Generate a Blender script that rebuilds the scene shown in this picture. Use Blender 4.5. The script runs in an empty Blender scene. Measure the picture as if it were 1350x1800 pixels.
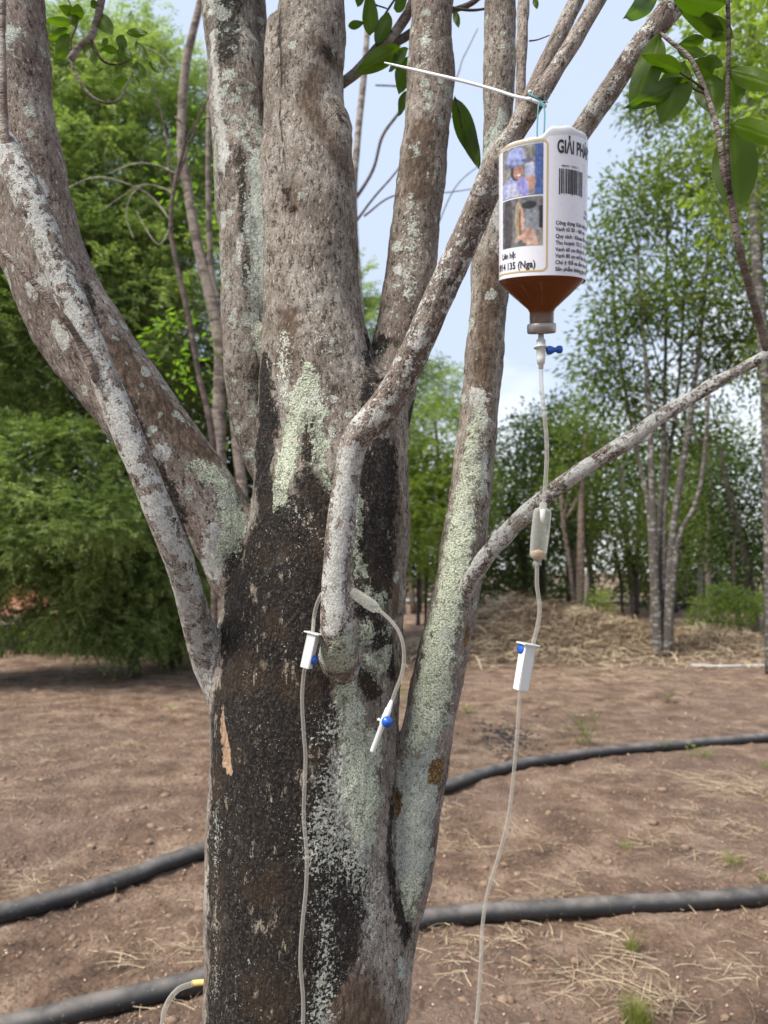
import bpy, math, random
import numpy as np
from mathutils import Vector
from mathutils.bvhtree import BVHTree
C = bpy.context.scene.collection
scene = bpy.context.scene
R = math.radians

# ---------------------------------------------------------------- camera, sky, sun, exposure
PITCH = math.atan(105 / 1300)
CAMZ = 1.5
cam_d = bpy.data.cameras.new('camera')
cam = bpy.data.objects.new('camera', cam_d); C.objects.link(cam)
cam.location = (0, 0, CAMZ); cam.rotation_euler = (R(90) + PITCH, 0, 0)
cam_d.sensor_fit = 'VERTICAL'; cam_d.sensor_height = 36; cam_d.sensor_width = 27
cam_d.lens = 26; cam_d.clip_start = 0.02; cam_d.clip_end = 3000
cam_d.dof.use_dof = True; cam_d.dof.focus_distance = 0.88; cam_d.dof.aperture_fstop = 7.0
scene.camera = cam
scene.view_settings.view_transform = 'Standard'; scene.view_settings.look = 'None'
scene.view_settings.exposure = 1.0; scene.view_settings.gamma = 1
scene.view_settings.use_curve_mapping = False
scene.render.film_transparent = False
try:
    scene.cycles.max_bounces = 8; scene.cycles.transparent_max_bounces = 16
    scene.cycles.use_denoising = True
except Exception: pass

SUN_EL, SUN_AZ = R(52), R(-125)   # azimuth from +Y towards +X : sun over the left shoulder of the camera
w = bpy.data.worlds.new('World'); scene.world = w; w.use_nodes = True
nt = w.node_tree; nt.nodes.clear()
def wn(t, **k):
    n = nt.nodes.new(t)
    for a, b in k.items(): setattr(n, a, b)
    return n
sky = wn('ShaderNodeTexSky', sky_type='NISHITA', sun_disc=False, sun_elevation=SUN_EL, sun_rotation=SUN_AZ)
sky.air_density = 1.6; sky.dust_density = 2.5
tc = wn('ShaderNodeTexCoord')
mp = wn('ShaderNodeMapping'); mp.inputs['Scale'].default_value = (1, 1, 2.4)
n1 = wn('ShaderNodeTexNoise'); n1.inputs['Scale'].default_value = 2.3; n1.inputs['Detail'].default_value = 6
n1.inputs['Roughness'].default_value = 0.52
sep = wn('ShaderNodeSeparateXYZ')
mr = wn('ShaderNodeMapRange'); mr.inputs['From Min'].default_value = 0.05; mr.inputs['From Max'].default_value = 0.55
cr = wn('ShaderNodeValToRGB')
cr.color_ramp.elements[0].color = (10.8, 10.9, 11.0, 1); cr.color_ramp.elements[1].color = (5.1, 5.9, 7.5, 1)
cr.color_ramp.elements[0].position = 0.34; cr.color_ramp.elements[1].position = 0.60
ad = wn('ShaderNodeMath', operation='ADD'); ml = wn('ShaderNodeMath', operation='MULTIPLY'); ml.inputs[1].default_value = 0.36
mx = wn('ShaderNodeMixRGB'); mx.inputs[0].default_value = 0.88
bg = wn('ShaderNodeBackground'); bg.inputs['Strength'].default_value = 0.075
ow = wn('ShaderNodeOutputWorld')
L = nt.links.new
L(tc.outputs['Generated'], mp.inputs[0]); L(mp.outputs[0], n1.inputs['Vector'])
L(tc.outputs['Generated'], sep.inputs[0]); L(sep.outputs['Z'], mr.inputs['Value'])
L(mr.outputs[0], ml.inputs[0]); L(ml.outputs[0], ad.inputs[0]); L(n1.outputs['Fac'], ad.inputs[1])
s2 = wn('ShaderNodeMath', operation='SUBTRACT'); s2.inputs[1].default_value = 0.12
L(ad.outputs[0], s2.inputs[0]); L(s2.outputs[0], cr.inputs[0])
L(sky.outputs[0], mx.inputs[1]); L(cr.outputs[0], mx.inputs[2]); L(mx.outputs[0], bg.inputs['Color']); L(bg.outputs[0], ow.inputs[0])

sun_d = bpy.data.lights.new('sun', 'SUN'); sun = bpy.data.objects.new('sun', sun_d); C.objects.link(sun)
sun_d.energy = 3.6; sun_d.angle = R(20); sun_d.color = (1.0, 0.94, 0.84)
sdir = Vector((math.sin(SUN_AZ) * math.cos(SUN_EL), math.cos(SUN_AZ) * math.cos(SUN_EL), math.sin(SUN_EL)))
sun.rotation_euler = sdir.to_track_quat('Z', 'Y').to_euler()

# ---------------------------------------------------------------- helpers
F = 1300.0
cp, sp = math.cos(PITCH), math.sin(PITCH)
def ray(px, py):
    x, y = (px - 675) / F, (900 - py) / F
    return np.array((x, cp - y * sp, sp + y * cp))
def at(px, py, Y):
    d = ray(px, py); return d * (Y / d[1]) + np.array((0, 0, CAMZ))
def on_ground(px, py, z=0.0):
    d = ray(px, py); t = (z - CAMZ) / d[2]; return d * t + np.array((0, 0, CAMZ))
def pxm(r, Y): return r * Y / F

def tag(o, label=None, cat=None, group=None, kind=None):
    if label: o['label'] = label
    if cat: o['category'] = cat
    if group: o['group'] = group
    if kind: o['kind'] = kind
    return o
def thing(name, loc, label, cat, group=None):
    o = bpy.data.objects.new(name, None); o.empty_display_size = 0.1
    o.location = tuple(float(v) for v in loc); C.objects.link(o)
    return tag(o, label, cat, group)
def mesh_data(name, V, Fc, mat=None, attrs=None, smooth=True):
    V = np.asarray(V, dtype=np.float64); me = bpy.data.meshes.new(name)
    lst = Fc if isinstance(Fc, list) else [Fc]
    lst = [np.asarray(f, dtype=np.int64) for f in lst if len(f)]
    me.vertices.add(len(V)); me.vertices.foreach_set('co', V.astype(np.float32).ravel())
    nl = sum(f.size for f in lst); npoly = sum(len(f) for f in lst)
    me.loops.add(nl); me.loops.foreach_set('vertex_index', np.concatenate([f.ravel() for f in lst]).astype(np.int32))
    me.polygons.add(npoly)
    tot = np.concatenate([np.full(len(f), f.shape[1]) for f in lst])
    st = np.concatenate([[0], np.cumsum(tot)[:-1]])
    me.polygons.foreach_set('loop_start', st.astype(np.int32)); me.polygons.foreach_set('loop_total', tot.astype(np.int32))
    me.polygons.foreach_set('use_smooth', np.full(npoly, smooth, dtype=bool))
    if mat: me.materials.append(mat)
    for k, a in (attrs or {}).items():
        a = np.asarray(a, dtype=np.float32)
        if a.ndim == 2 and a.shape[1] == 3:
            at_ = me.attributes.new(k, 'FLOAT_VECTOR', 'POINT'); at_.data.foreach_set('vector', a.ravel())
        elif a.ndim == 2:
            at_ = me.attributes.new(k, 'FLOAT_COLOR', 'POINT'); at_.data.foreach_set('color', a.ravel())
        else:
            at_ = me.attributes.new(k, 'FLOAT', 'POINT'); at_.data.foreach_set('value', a)
    me.update(calc_edges=True)
    return me
def mk(name, V, Fc, mat, parent=None, attrs=None, smooth=True, org=None):
    """one mesh object; vertices are given in world space, the origin goes to the parent's location (or org)"""
    if parent is not None: o0 = world_loc(parent)
    else: o0 = np.zeros(3) if org is None else np.asarray(org, float)
    o = bpy.data.objects.new(name, mesh_data(name, np.asarray(V) - o0, Fc, mat, attrs, smooth))
    C.objects.link(o)
    if parent is not None: o.parent = parent
    else: o.location = tuple(o0)
    return o
def world_loc(o):
    p = np.zeros(3)
    while o is not None: p += np.array(o.location[:]); o = o.parent
    return p

# numpy gradient noise
_rs = np.random.RandomState(7); _perm = np.concatenate([_rs.permutation(256)] * 2)
_g = _rs.normal(size=(256, 3)); _g /= np.linalg.norm(_g, axis=1)[:, None]
def noise(P, s=1.0, seed=0.0):
    P = np.asarray(P) * s + seed; i = np.floor(P).astype(int); f = P - i; u = f * f * f * (f * (f * 6 - 15) + 10); i &= 255
    out = 0
    for a in (0, 1):
        for b in (0, 1):
            for c in (0, 1):
                h = _perm[_perm[_perm[(i[:, 0] + a) & 255] + ((i[:, 1] + b) & 255)] + ((i[:, 2] + c) & 255)]
                d = ((f - (a, b, c)) * _g[h]).sum(1)
                out = out + d * (u[:, 0] if a else 1 - u[:, 0]) * (u[:, 1] if b else 1 - u[:, 1]) * (u[:, 2] if c else 1 - u[:, 2])
    return out * 1.5
def fbm(P, s, o=4, seed=0.0):
    r = 0; a = 1
    for k in range(o): r = r + a * noise(P, s * 2 ** k, seed + 17.3 * k); a *= 0.5
    return r
def unit(v): return v / np.maximum(np.linalg.norm(v, axis=-1, keepdims=True), 1e-9)

def smooth_path(pts, step=0.02):
    """Catmull-Rom through rows (x, y, z, r)"""
    P = np.asarray(pts, float)
    if len(P) == 2: P = np.array([P[0], (P[0] + P[1]) / 2, P[1]])
    Q = np.vstack([2 * P[0] - P[1], P, 2 * P[-1] - P[-2]]); out = []
    for i in range(1, len(Q) - 2):
        n = max(2, int(np.linalg.norm(Q[i + 1, :3] - Q[i, :3]) / step))
        t = (np.arange(n) / n)[:, None]; a, b, c, d = Q[i - 1], Q[i], Q[i + 1], Q[i + 2]
        out.append(0.5 * (2 * b + (c - a) * t + (2 * a - 5 * b + 4 * c - d) * t ** 2 + (3 * b - a - 3 * c + d) * t ** 3))
    out.append(P[-1][None]); o = np.vstack(out); o[:, 3] = np.maximum(o[:, 3], 1e-4); return o
def tube_geo(path, seg=12, caps=True):
    P = path[:, :3]; r = path[:, 3]
    T = unit(np.gradient(P, axis=0)); n = len(P)
    ref = np.array((0, 0, 1.0)) if abs(T[0][2]) < 0.9 else np.array((1.0, 0, 0))
    N = np.zeros_like(P); N[0] = unit(np.cross(T[0], ref))
    for i in range(1, n):
        v = N[i - 1] - T[i] * np.dot(N[i - 1], T[i]); N[i] = v / max(np.linalg.norm(v), 1e-9)
    B = np.cross(T, N)
    if caps:
        P = np.vstack([P[0] - T[0] * r[0] * 0.3, P, P[-1] + T[-1] * r[-1] * 0.3]); r = np.concatenate([[r[0] * .02], r, [r[-1] * .02]])
        T = np.vstack([T[:1], T, T[-1:]]); N = np.vstack([N[:1], N, N[-1:]]); B = np.vstack([B[:1], B, B[-1:]]); n += 2
    a = np.arange(seg) / seg * 2 * math.pi
    V = P[:, None] + r[:, None, None] * (np.cos(a)[None, :, None] * N[:, None] + np.sin(a)[None, :, None] * B[:, None])
    i = np.arange(n - 1)[:, None] * seg; j = np.arange(seg)[None]; k = (j + 1) % seg
    Fc = np.stack([i + j, i + k, i + seg + k, i + seg + j], -1).reshape(-1, 4)
    Nn = np.repeat(T, seg, 0)
    return V.reshape(-1, 3), Fc, Nn
def join(parts):
    V = []; Fc = []; n = 0
    for v, f in parts: V.append(v); Fc.append(np.asarray(f) + n); n += len(v)
    return np.vstack(V), np.vstack(Fc)
def pxpath(pts, step=0.02):
    """rows (px, py, half width in px, depth)"""
    return smooth_path([list(at(x, y, Y)) + [pxm(r, Y)] for x, y, r, Y in pts], step)
def lathe(prof, seg=48, c=(0, 0)):
    prof = np.asarray(prof, float); a = np.arange(seg) / seg * 2 * math.pi; n = len(prof)
    V = np.stack([c[0] + prof[:, 0:1] * np.cos(a), c[1] + prof[:, 0:1] * np.sin(a), np.repeat(prof[:, 1:2], seg, 1)], -1).reshape(-1, 3)
    i = np.arange(n - 1)[:, None] * seg; j = np.arange(seg)[None]; k = (j + 1) % seg
    return V, np.stack([i + j, i + k, i + seg + k, i + seg + j], -1).reshape(-1, 4)
def box_geo(c, s, taper=(1, 1)):
    x, y, z = s; V = []
    for dz, t in ((-1, 1), (1, 0)):
        k = taper if dz > 0 else (1, 1)
        V += [(-x * k[0], -y * k[1], dz * z), (x * k[0], -y * k[1], dz * z), (x * k[0], y * k[1], dz * z), (-x * k[0], y * k[1], dz * z)]
    Fc = [(3, 2, 1, 0), (4, 5, 6, 7), (0, 1, 5, 4), (1, 2, 6, 5), (2, 3, 7, 6), (3, 0, 4, 7)]
    return np.array(V) / 2 + c, np.array(Fc)

# ---------------------------------------------------------------- material DSL
class M:
    def __init__(s, name):
        s.m = bpy.data.materials.new(name); s.m.use_nodes = True; s.t = s.m.node_tree; s.t.nodes.clear()
        s.out = s.t.nodes.new('ShaderNodeOutputMaterial')
    def n(s, t, ins=None, **k):
        x = s.t.nodes.new(t)
        for a, b in k.items(): setattr(x, a, b)
        for a, b in (ins or {}).items(): s.set(x.inputs[a], b)
        return x
    def set(s, sock, v):
        if isinstance(v, bpy.types.NodeSocket): s.t.links.new(v, sock)
        elif isinstance(v, bpy.types.Node): s.t.links.new(v.outputs[0], sock)
        elif isinstance(v, (tuple, list)) and len(v) == 3 and sock.type == 'RGBA': sock.default_value = (*v, 1)
        else: sock.default_value = v
    def math(s, op, a, b=0.0, c=None, clamp=False):
        x = s.n('ShaderNodeMath', {0: a, 1: b}, operation=op, use_clamp=clamp)
        if c is not None: s.set(x.inputs[2], c)
        return x.outputs[0]
    def mix(s, f, a, b, mode='MIX'): return s.n('ShaderNodeMixRGB', {0: f, 1: a, 2: b}, blend_type=mode).outputs[0]
    def noise(s, co, scale, detail=3, rough=0.5, dist=0.0):
        return s.n('ShaderNodeTexNoise', {'Vector': co, 'Scale': scale, 'Detail': detail, 'Roughness': rough, 'Distortion': dist}).outputs['Fac']
    def vor(s, co, scale, feature='F1', out='Distance', rnd=1.0):
        x = s.n('ShaderNodeTexVoronoi', {'Vector': co, 'Scale': scale, 'Randomness': rnd}, feature=feature); return x.outputs[out]
    def step(s, v, a, b, lo=0.0, hi=1.0):
        return s.n('ShaderNodeMapRange', {'Value': v, 'From Min': a, 'From Max': b, 'To Min': lo, 'To Max': hi}, interpolation_type='SMOOTHSTEP' if (lo, hi) == (0.0, 1.0) else 'LINEAR').outputs[0]
    def lin(s, v, a, b, lo, hi): return s.n('ShaderNodeMapRange', {'Value': v, 'From Min': a, 'From Max': b, 'To Min': lo, 'To Max': hi}).outputs[0]
    def attr(s, name, out='Fac'): return s.n('ShaderNodeAttribute', attribute_name=name).outputs[out]
    def obj(s): return s.n('ShaderNodeTexCoord').outputs['Object']
    def ramp(s, v, els):
        x = s.n('ShaderNodeValToRGB', {0: v}); e = x.color_ramp.elements
        while len(e) < len(els): e.new(0.5)
        for q, (p, c) in zip(e, els): q.position = p; q.color = (*c, 1)
        return x.outputs[0]
    def bump(s, h, dist, strength=1.0, nrm=None):
        x = s.n('ShaderNodeBump', {'Height': h, 'Distance': dist, 'Strength': strength})
        if nrm is not None: s.set(x.inputs['Normal'], nrm)
        return x.outputs[0]
    def pbr(s, col, rough=0.6, nrm=None, **k):
        p = s.n('ShaderNodeBsdfPrincipled', {'Base Color': col, 'Roughness': rough})
        for a, b in k.items(): s.set(p.inputs[a.replace('_', ' ')], b)
        if nrm is not None: s.set(p.inputs['Normal'], nrm)
        return p.outputs[0]
    def done(s, sh): s.t.links.new(sh, s.out.inputs[0]); return s.m

def plastic(name, col, rough=0.4, sss=0.0, trans=0.0, alpha=None):
    m = M(name); o = m.obj(); c = m.mix(m.noise(o, 300, 2), tuple(x * .93 for x in col), col)
    sh = m.pbr(c, m.lin(m.noise(o, 120, 3), 0, 1, rough * .8, rough * 1.2), IOR=1.45)
    if trans:
        t = m.n('ShaderNodeBsdfTranslucent', {'Color': col}).outputs[0]
        sh = m.n('ShaderNodeMixShader', {0: trans, 1: sh, 2: t}).outputs[0]
    if alpha is not None:
        t = m.n('ShaderNodeBsdfTransparent', {'Color': (0.97, 0.97, 0.96)}).outputs[0]
        lw = m.n('ShaderNodeLayerWeight', {'Blend': 0.35}).outputs['Facing']
        f = m.lin(lw, 0, 1, alpha, min(1, alpha + 0.55))
        sh = m.n('ShaderNodeMixShader', {0: f, 1: t, 2: sh}).outputs[0]
    return m.done(sh)
def leafmat(name, c1, c2, tr=0.45, rough=0.45, trc=None, veins=False):
    m = M(name); o = m.obj(); r = m.attr('rnd')
    c = m.mix(r, c1, c2); c = m.mix(m.math('MULTIPLY', m.noise(o, 3.0, 2), 0.6), c, tuple(x * .6 for x in c1))
    nr = None
    if veins:
        v = m.attr('vein'); c = m.mix(m.math('MULTIPLY', v, 0.13), c, (0.20, 0.30, 0.06))
        nr = m.bump(m.math('ADD', v, m.math('MULTIPLY', m.noise(o, 220, 3), 0.3)), 0.0015, 0.6)
    a = m.pbr(c, rough, nr, Specular_IOR_Level=.22)
    tcol = m.mix(1.0, c, trc or (1.5, 2.0, 0.6), 'MULTIPLY')
    t = m.n('ShaderNodeBsdfTranslucent', {'Color': tcol}).outputs[0]
    return m.done(m.n('ShaderNodeMixShader', {0: tr, 1: a, 2: t}).outputs[0])
# ---------------------------------------------------------------- ground
def soil_material():
    m = M('bare_reddish_soil'); o = m.obj()
    n_big = m.noise(o, 0.55, 4, 0.6); n_mid = m.noise(o, 3.2, 5, 0.62); n_f = m.noise(o, 34, 5, 0.7); n_g = m.noise(o, 170, 3, 0.7)
    c = m.ramp(n_mid, [(0.34, (0.105, 0.058, 0.035)), (0.50, (0.265, 0.166, 0.108)), (0.66, (0.47, 0.34, 0.245))])
    c = m.mix(m.step(n_big, 0.42, 0.62), c, m.mix(0.6, c, (0.23, 0.15, 0.115)))
    c = m.mix(m.lin(n_f, 0.3, 0.7, 0.0, 0.55), c, m.mix(1.0, c, (0.30, 0.27, 0.25), 'MULTIPLY'))
    c = m.mix(m.step(n_g, 0.60, 0.72), c, (0.36, 0.27, 0.21))
    red = m.attr('redness'); c = m.mix(red, c, m.mix(m.noise(o, 5, 3), (0.36, 0.12, 0.06), (0.50, 0.20, 0.11)))
    v = m.vor(o, 42, 'SMOOTH_F1'); v2 = m.vor(o, 13, 'SMOOTH_F1')
    h = m.math('ADD', m.math('MULTIPLY', n_f, 1.2), m.math('MULTIPLY', n_g, 0.45)); h = m.math('SUBTRACT', h, m.math('MULTIPLY', v, 0.9)); h = m.math('SUBTRACT', h, m.math('MULTIPLY', v2, 1.1))
    return m.done(m.pbr(c, 0.95, m.bump(h, 0.034, 1.0)))
def ground_h(X, Y):
    P = np.stack([X, Y, np.zeros_like(X)], -1)
    h = 0.030 * noise(P, 0.9, 3.1) + 0.020 * fbm(P, 3.0, 3, 9.0) + 0.013 * fbm(P, 12, 4, 5.0)
    # pressed tyre track with lug marks
    return h
def track(X, Y):
    a = np.array(on_ground(0, 1500)[:2]); b = np.array(on_ground(370, 1440)[:2]); d = (b - a) / np.linalg.norm(b - a); n = np.array((-d[1], d[0]))
    q = np.stack([X, Y], -1) - a; u = q @ d; v = q @ n
    inside = np.exp(-(v / 0.16) ** 4) * (u > -3) * (u < 1.6)
    lug = 0.5 + 0.5 * np.cos((u + 0.4 * np.abs(v)) * 2 * math.pi / 0.17)
    return -inside * (0.012 + 0.016 * (lug > 0.85))
def build_ground():
    ys = [-30, -12, -5, -2, 0, 0.7]
    y = 1.2
    while y < 900:
        ys.append(y); y *= 1.0085 if y < 14 else 1.03
    ys = np.array(ys); nx = 560
    t = np.linspace(-1, 1, nx); t = t * 0.40 + 0.60 * t ** 3
    wid = np.maximum(np.abs(ys) * 2.3 + 3.0, 5.0); wid[:5] = 40
    X = t[None] / 1.0 * wid[:, None]; Y = np.repeat(ys[:, None], nx, 1)
    x, yy = X.ravel(), Y.ravel()
    z = ground_h(x, yy) * np.clip(1.5 - yy / 60, 0.2, 1) + track(x, yy)
    red = np.clip(1 - np.abs(yy - 34) / 7, 0, 1) * np.clip((-x - 4) / 3, 0, 1)
    red = red * 0
    i = np.arange(len(ys) - 1)[:, None] * nx; j = np.arange(nx - 1)[None]
    Fc = np.stack([i + j, i + j + 1, i + nx + j + 1, i + nx + j], -1).reshape(-1, 4)
    o = mk('ground', np.stack([x, yy, z], -1), Fc, soil_material(), attrs={'redness': red})
    tag(o, 'bare reddish brown soil with tyre marks around the tree', kind='structure')
build_ground()
def gz(x, y):
    X = np.atleast_1d(np.asarray(x, float)); Y = np.atleast_1d(np.asarray(y, float)); return ground_h(X, Y) + track(X, Y)
rng = np.random.RandomState(11)

m_straw = M('dry_straw'); _o = m_straw.obj()
m_straw = m_straw.done(m_straw.pbr(m_straw.mix(m_straw.attr('rnd'), (0.15, 0.10, 0.062), (0.56, 0.45, 0.30)), 0.8))
m_clod = M('soil_clod'); _o = m_clod.obj()
m_clod = m_clod.done(m_clod.pbr(m_clod.mix(m_clod.noise(_o, 40, 4), (0.10, 0.062, 0.041), (0.32, 0.22, 0.155)), 0.95, m_clod.bump(m_clod.noise(_o, 90, 4), 0.006)))

def ribbons(P, yaw, Ln, Wd, rise, curl, seg=4):
    """n thin bent straws lying on the ground: quads strips"""
    n = len(P); t = np.linspace(0, 1, seg + 1)
    d = np.stack([np.cos(yaw), np.sin(yaw)], -1); s = np.stack([-d[:, 1], d[:, 0]], -1)
    x = t[None] * Ln[:, None]; side = curl[:, None] * (t[None] ** 2) * Ln[:, None]
    xy = P[:, None, :2] + d[:, None] * x[..., None] + s[:, None] * side[..., None]
    z = P[:, None, 2] + rise[:, None] * np.sin(t * math.pi * 0.8)[None] * Ln[:, None]
    wv = s[:, None] * (Wd[:, None] * (1 - 0.6 * t[None]))[..., None] * 0.5
    a = np.concatenate([xy + wv, z[..., None]], -1); b = np.concatenate([xy - wv, z[..., None] + Wd[:, None, None] * 0.4], -1)
    V = np.stack([a, b], 2).reshape(-1, 3); k = (seg + 1) * 2
    i = np.arange(n)[:, None] * k; j = np.arange(seg)[None] * 2
    Fc = np.stack([i + j, i + j + 1, i + j + 3, i + j + 2], -1).reshape(-1, 4)
    return V, Fc, k
def straw_mesh(name, spots, mat=m_straw, parent=None, big=1.0, zoff=0.004):
    """spots: (x, y, radius, count, length)"""
    P = []; Ln = []
    for x, y, r, n, l in spots:
        a = rng.uniform(0, 2 * math.pi, n); q = np.sqrt(rng.uniform(0, 1, n)) * r * rng.uniform(.3, 1, n)
        X = x + q * np.cos(a); Y = y + q * np.sin(a) * 0.8
        P.append(np.stack([X, Y, gz(X, Y) + zoff + rng.uniform(0, 0.012, n)], -1)); Ln.append(l * rng.uniform(0.3, 1.3, n))
    P = np.vstack(P); Ln = np.concatenate(Ln); n = len(P)
    V, Fc, k = ribbons(P, rng.uniform(0, 2 * math.pi, n), Ln, rng.uniform(0.0010, 0.0030, n) * big, rng.uniform(-0.02, 0.13, n), rng.normal(0, 0.22, n))
    return V, Fc, np.repeat(rng.uniform(0, 1, n), k)
spots = []
for px, py, r, n, l in [(250, 1690, .20, 60, .13), (60, 1560, .22, 70, .12), (140, 1580, .2, 25, .16), (350, 1665, .12, 40, .1), (40, 1330, .6, 160, .16), (230, 1310, .35, 120, .15), (120, 1270, .9, 160, .16), (60, 1230, 1.2, 160, .2), (300, 1190, 1.2, 140, .2), (20, 1400, .4, 90, .12), (1000, 1290, .8, 140, .16), (1250, 1450, .5, 120, .12), (930, 1640, .2, 60, .09),
        (80, 1290, .4, 70, .15), (330, 1240, .5, 40, .2), (780, 1480, .30, 110, .14), (850, 1500, .3, 70, .14), (770, 1440, .3, 60, .12), (1000, 1560, .3, 50, .15), (1120, 1480, .4, 60, .14),
        (1090, 1650, .14, 60, .14), (1100, 1700, .18, 90, .16), (1170, 1760, .22, 110, .17), (1060, 1740, .25, 60, .16), (830, 1660, .12, 50, .10), (770, 1640, .14, 60, .10), (800, 1700, .2, 40, .1),
        (1310, 1390, .5, 260, .2), (1250, 1370, .5, 90, .2), (1330, 1720, .3, 50, .1), (1230, 1690, .25, 30, .1), (960, 1480, .3, 30, .15), (1290, 1510, .3, 60, .14),
        (900, 1210, 1.2, 240, .3), (1100, 1190, 2.2, 500, .35), (1300, 1130, 3, 600, .4), (1250, 1210, 1.6, 200, .3), (820, 1330, .6, 90, .2), (860, 1140, 2, 400, .35), (1000, 1240, 1.5, 120, .2)]:
    g = on_ground(px, py); spots.append((g[0], g[1], r, n, l))
for k in range(1100):
    Yd = rng.uniform(1.9, 13); spots.append((rng.uniform(-.62, .62) * Yd, Yd, .25, rng.randint(2, 12), .06 + .008 * Yd))
V, Fc, rn = straw_mesh('straw', spots)
tag(mk('straw_litter', V, Fc, m_straw, attrs={'rnd': rn}, smooth=False), 'dry straw and grass stalks scattered thinly over the soil', 'straw', kind='stuff')

# clods and crumbs of earth
def ico():
    t = (1 + 5 ** .5) / 2
    v = np.array([(-1, t, 0), (1, t, 0), (-1, -t, 0), (1, -t, 0), (0, -1, t), (0, 1, t), (0, -1, -t), (0, 1, -t), (t, 0, -1), (t, 0, 1), (-t, 0, -1), (-t, 0, 1)]); v = unit(v)
    f = np.array([(0, 11, 5), (0, 5, 1), (0, 1, 7), (0, 7, 10), (0, 10, 11), (1, 5, 9), (5, 11, 4), (11, 10, 2), (10, 7, 6), (7, 1, 8), (3, 9, 4), (3, 4, 2), (3, 2, 6), (3, 6, 8), (3, 8, 9), (4, 9, 5), (2, 4, 11), (6, 2, 10), (8, 6, 7), (9, 8, 1)])
    return v, f
iv, if_ = ico()
ov = np.array([(1, 0, 0), (0, 1, 0), (-1, 0, 0), (0, -1, 0), (0, 0, 1), (0, 0, -1)], float); of = np.array([(0, 1, 4), (1, 2, 4), (2, 3, 4), (3, 0, 4), (1, 0, 5), (2, 1, 5), (3, 2, 5), (0, 3, 5)])
def crumbs(X, Y, S):
    n = len(X); a = rng.uniform(0, 6.28, n); c, s = np.cos(a)[:, None], np.sin(a)[:, None]; W = ov[None] * rng.uniform(.6, 1.3, (n, 6, 1)); x = W[..., 0] * c - W[..., 1] * s; y = W[..., 0] * s + W[..., 1] * c
    V = np.stack([x, y, W[..., 2] * .75], -1) * S[:, None, None] + np.stack([X, Y, gz(X, Y) + S * .15], -1)[:, None]
    return V.reshape(-1, 3), (of[None] + np.arange(n)[:, None, None] * 6).reshape(-1, 3)
def rocks(X, Y, S, zs=0.3):
    n = len(X); V = iv[None] * S[:, None, None] * rng.uniform(0.6, 1.25, (n, 12, 1)); V[..., 2] *= 0.6
    V += np.stack([X, Y, gz(X, Y) + S * zs * .3], -1)[:, None]
    return V.reshape(-1, 3), (if_[None] + np.arange(n)[:, None, None] * 12).reshape(-1, 3)
n = 26000; Yd = 1.6 * np.exp(rng.uniform(0, 1, n) * math.log(9)); X = rng.uniform(-.65, .65, n) * Yd
cl = noise(np.stack([X, Yd, X * 0], -1), 1.3, 4) + rng.normal(0, .2, n)
k = cl > -0.02; X, Yd = X[k], Yd[k]; S = 0.0024 * np.exp(rng.exponential(0.5, len(X))); S = np.minimum(S, 0.028) * (0.7 + Yd * 0.1)
V, Fc = rocks(X, Yd, S)
tag(mk('soil_clods', V, Fc, m_clod), 'crumbs and clods of reddish earth lying on the soil', 'clods', kind='stuff')
n = 110000; Yd = 1.5 * np.exp(rng.uniform(0, 1, n) * math.log(7)); X = rng.uniform(-.62, .62, n) * Yd
cl = noise(np.stack([X, Yd, X * 0], -1), 2.2, 14) + .6 * noise(np.stack([X, Yd, X * 0], -1), 6, 3) + rng.normal(0, .25, n); k = cl > 0.05; X, Yd = X[k], Yd[k]
V, Fc = crumbs(X, Yd, (.0018 + .0028 * rng.exponential(.6, len(X))) * (.6 + Yd * .14))
tag(mk('earth_crumbs', V, Fc, m_clod), 'fine loose crumbs of earth covering the soil between the pipes', 'soil crumbs', kind='stuff')
# pale chips and dead leaf scraps
n = 5000; Yd = 1.6 * np.exp(rng.uniform(0, 1, n) * math.log(8)); X = rng.uniform(-.6, .6, n) * Yd
yaw = rng.uniform(0, 6.28, n); Ls = rng.uniform(.006, .018, n) * (0.6 + .12 * Yd)
def flat_leaves(P, yaw, Ls, ratio, tilt):
    n = len(P); d = np.stack([np.cos(yaw), np.sin(yaw), tilt], -1); s = np.stack([-np.sin(yaw), np.cos(yaw), rng.normal(0, .3, n)], -1)
    V = np.stack([P, P + d * Ls[:, None] * .5 + s * Ls[:, None] * ratio + (0, 0, .001), P + d * Ls[:, None], P + d * Ls[:, None] * .5 - s * Ls[:, None] * ratio], 1)
    return V.reshape(-1, 3), np.arange(4 * n).reshape(-1, 4)
V, Fc = flat_leaves(np.stack([X, Yd, gz(X, Yd) + .006], -1), yaw, Ls, .3, rng.uniform(0, .3, n))
m_scrap = M('dead_leaf_scraps'); m_scrap = m_scrap.done(m_scrap.pbr(m_scrap.mix(m_scrap.attr('rnd'), (0.16, 0.09, 0.05), (0.55, 0.42, 0.30)), 0.8))
tag(mk('leaf_litter', V, Fc, m_scrap, attrs={'rnd': np.repeat(rng.uniform(0, 1, n) ** 1.5, 4)}, smooth=False), 'small dead leaf scraps and pale chips on the soil', 'litter', kind='stuff')

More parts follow.
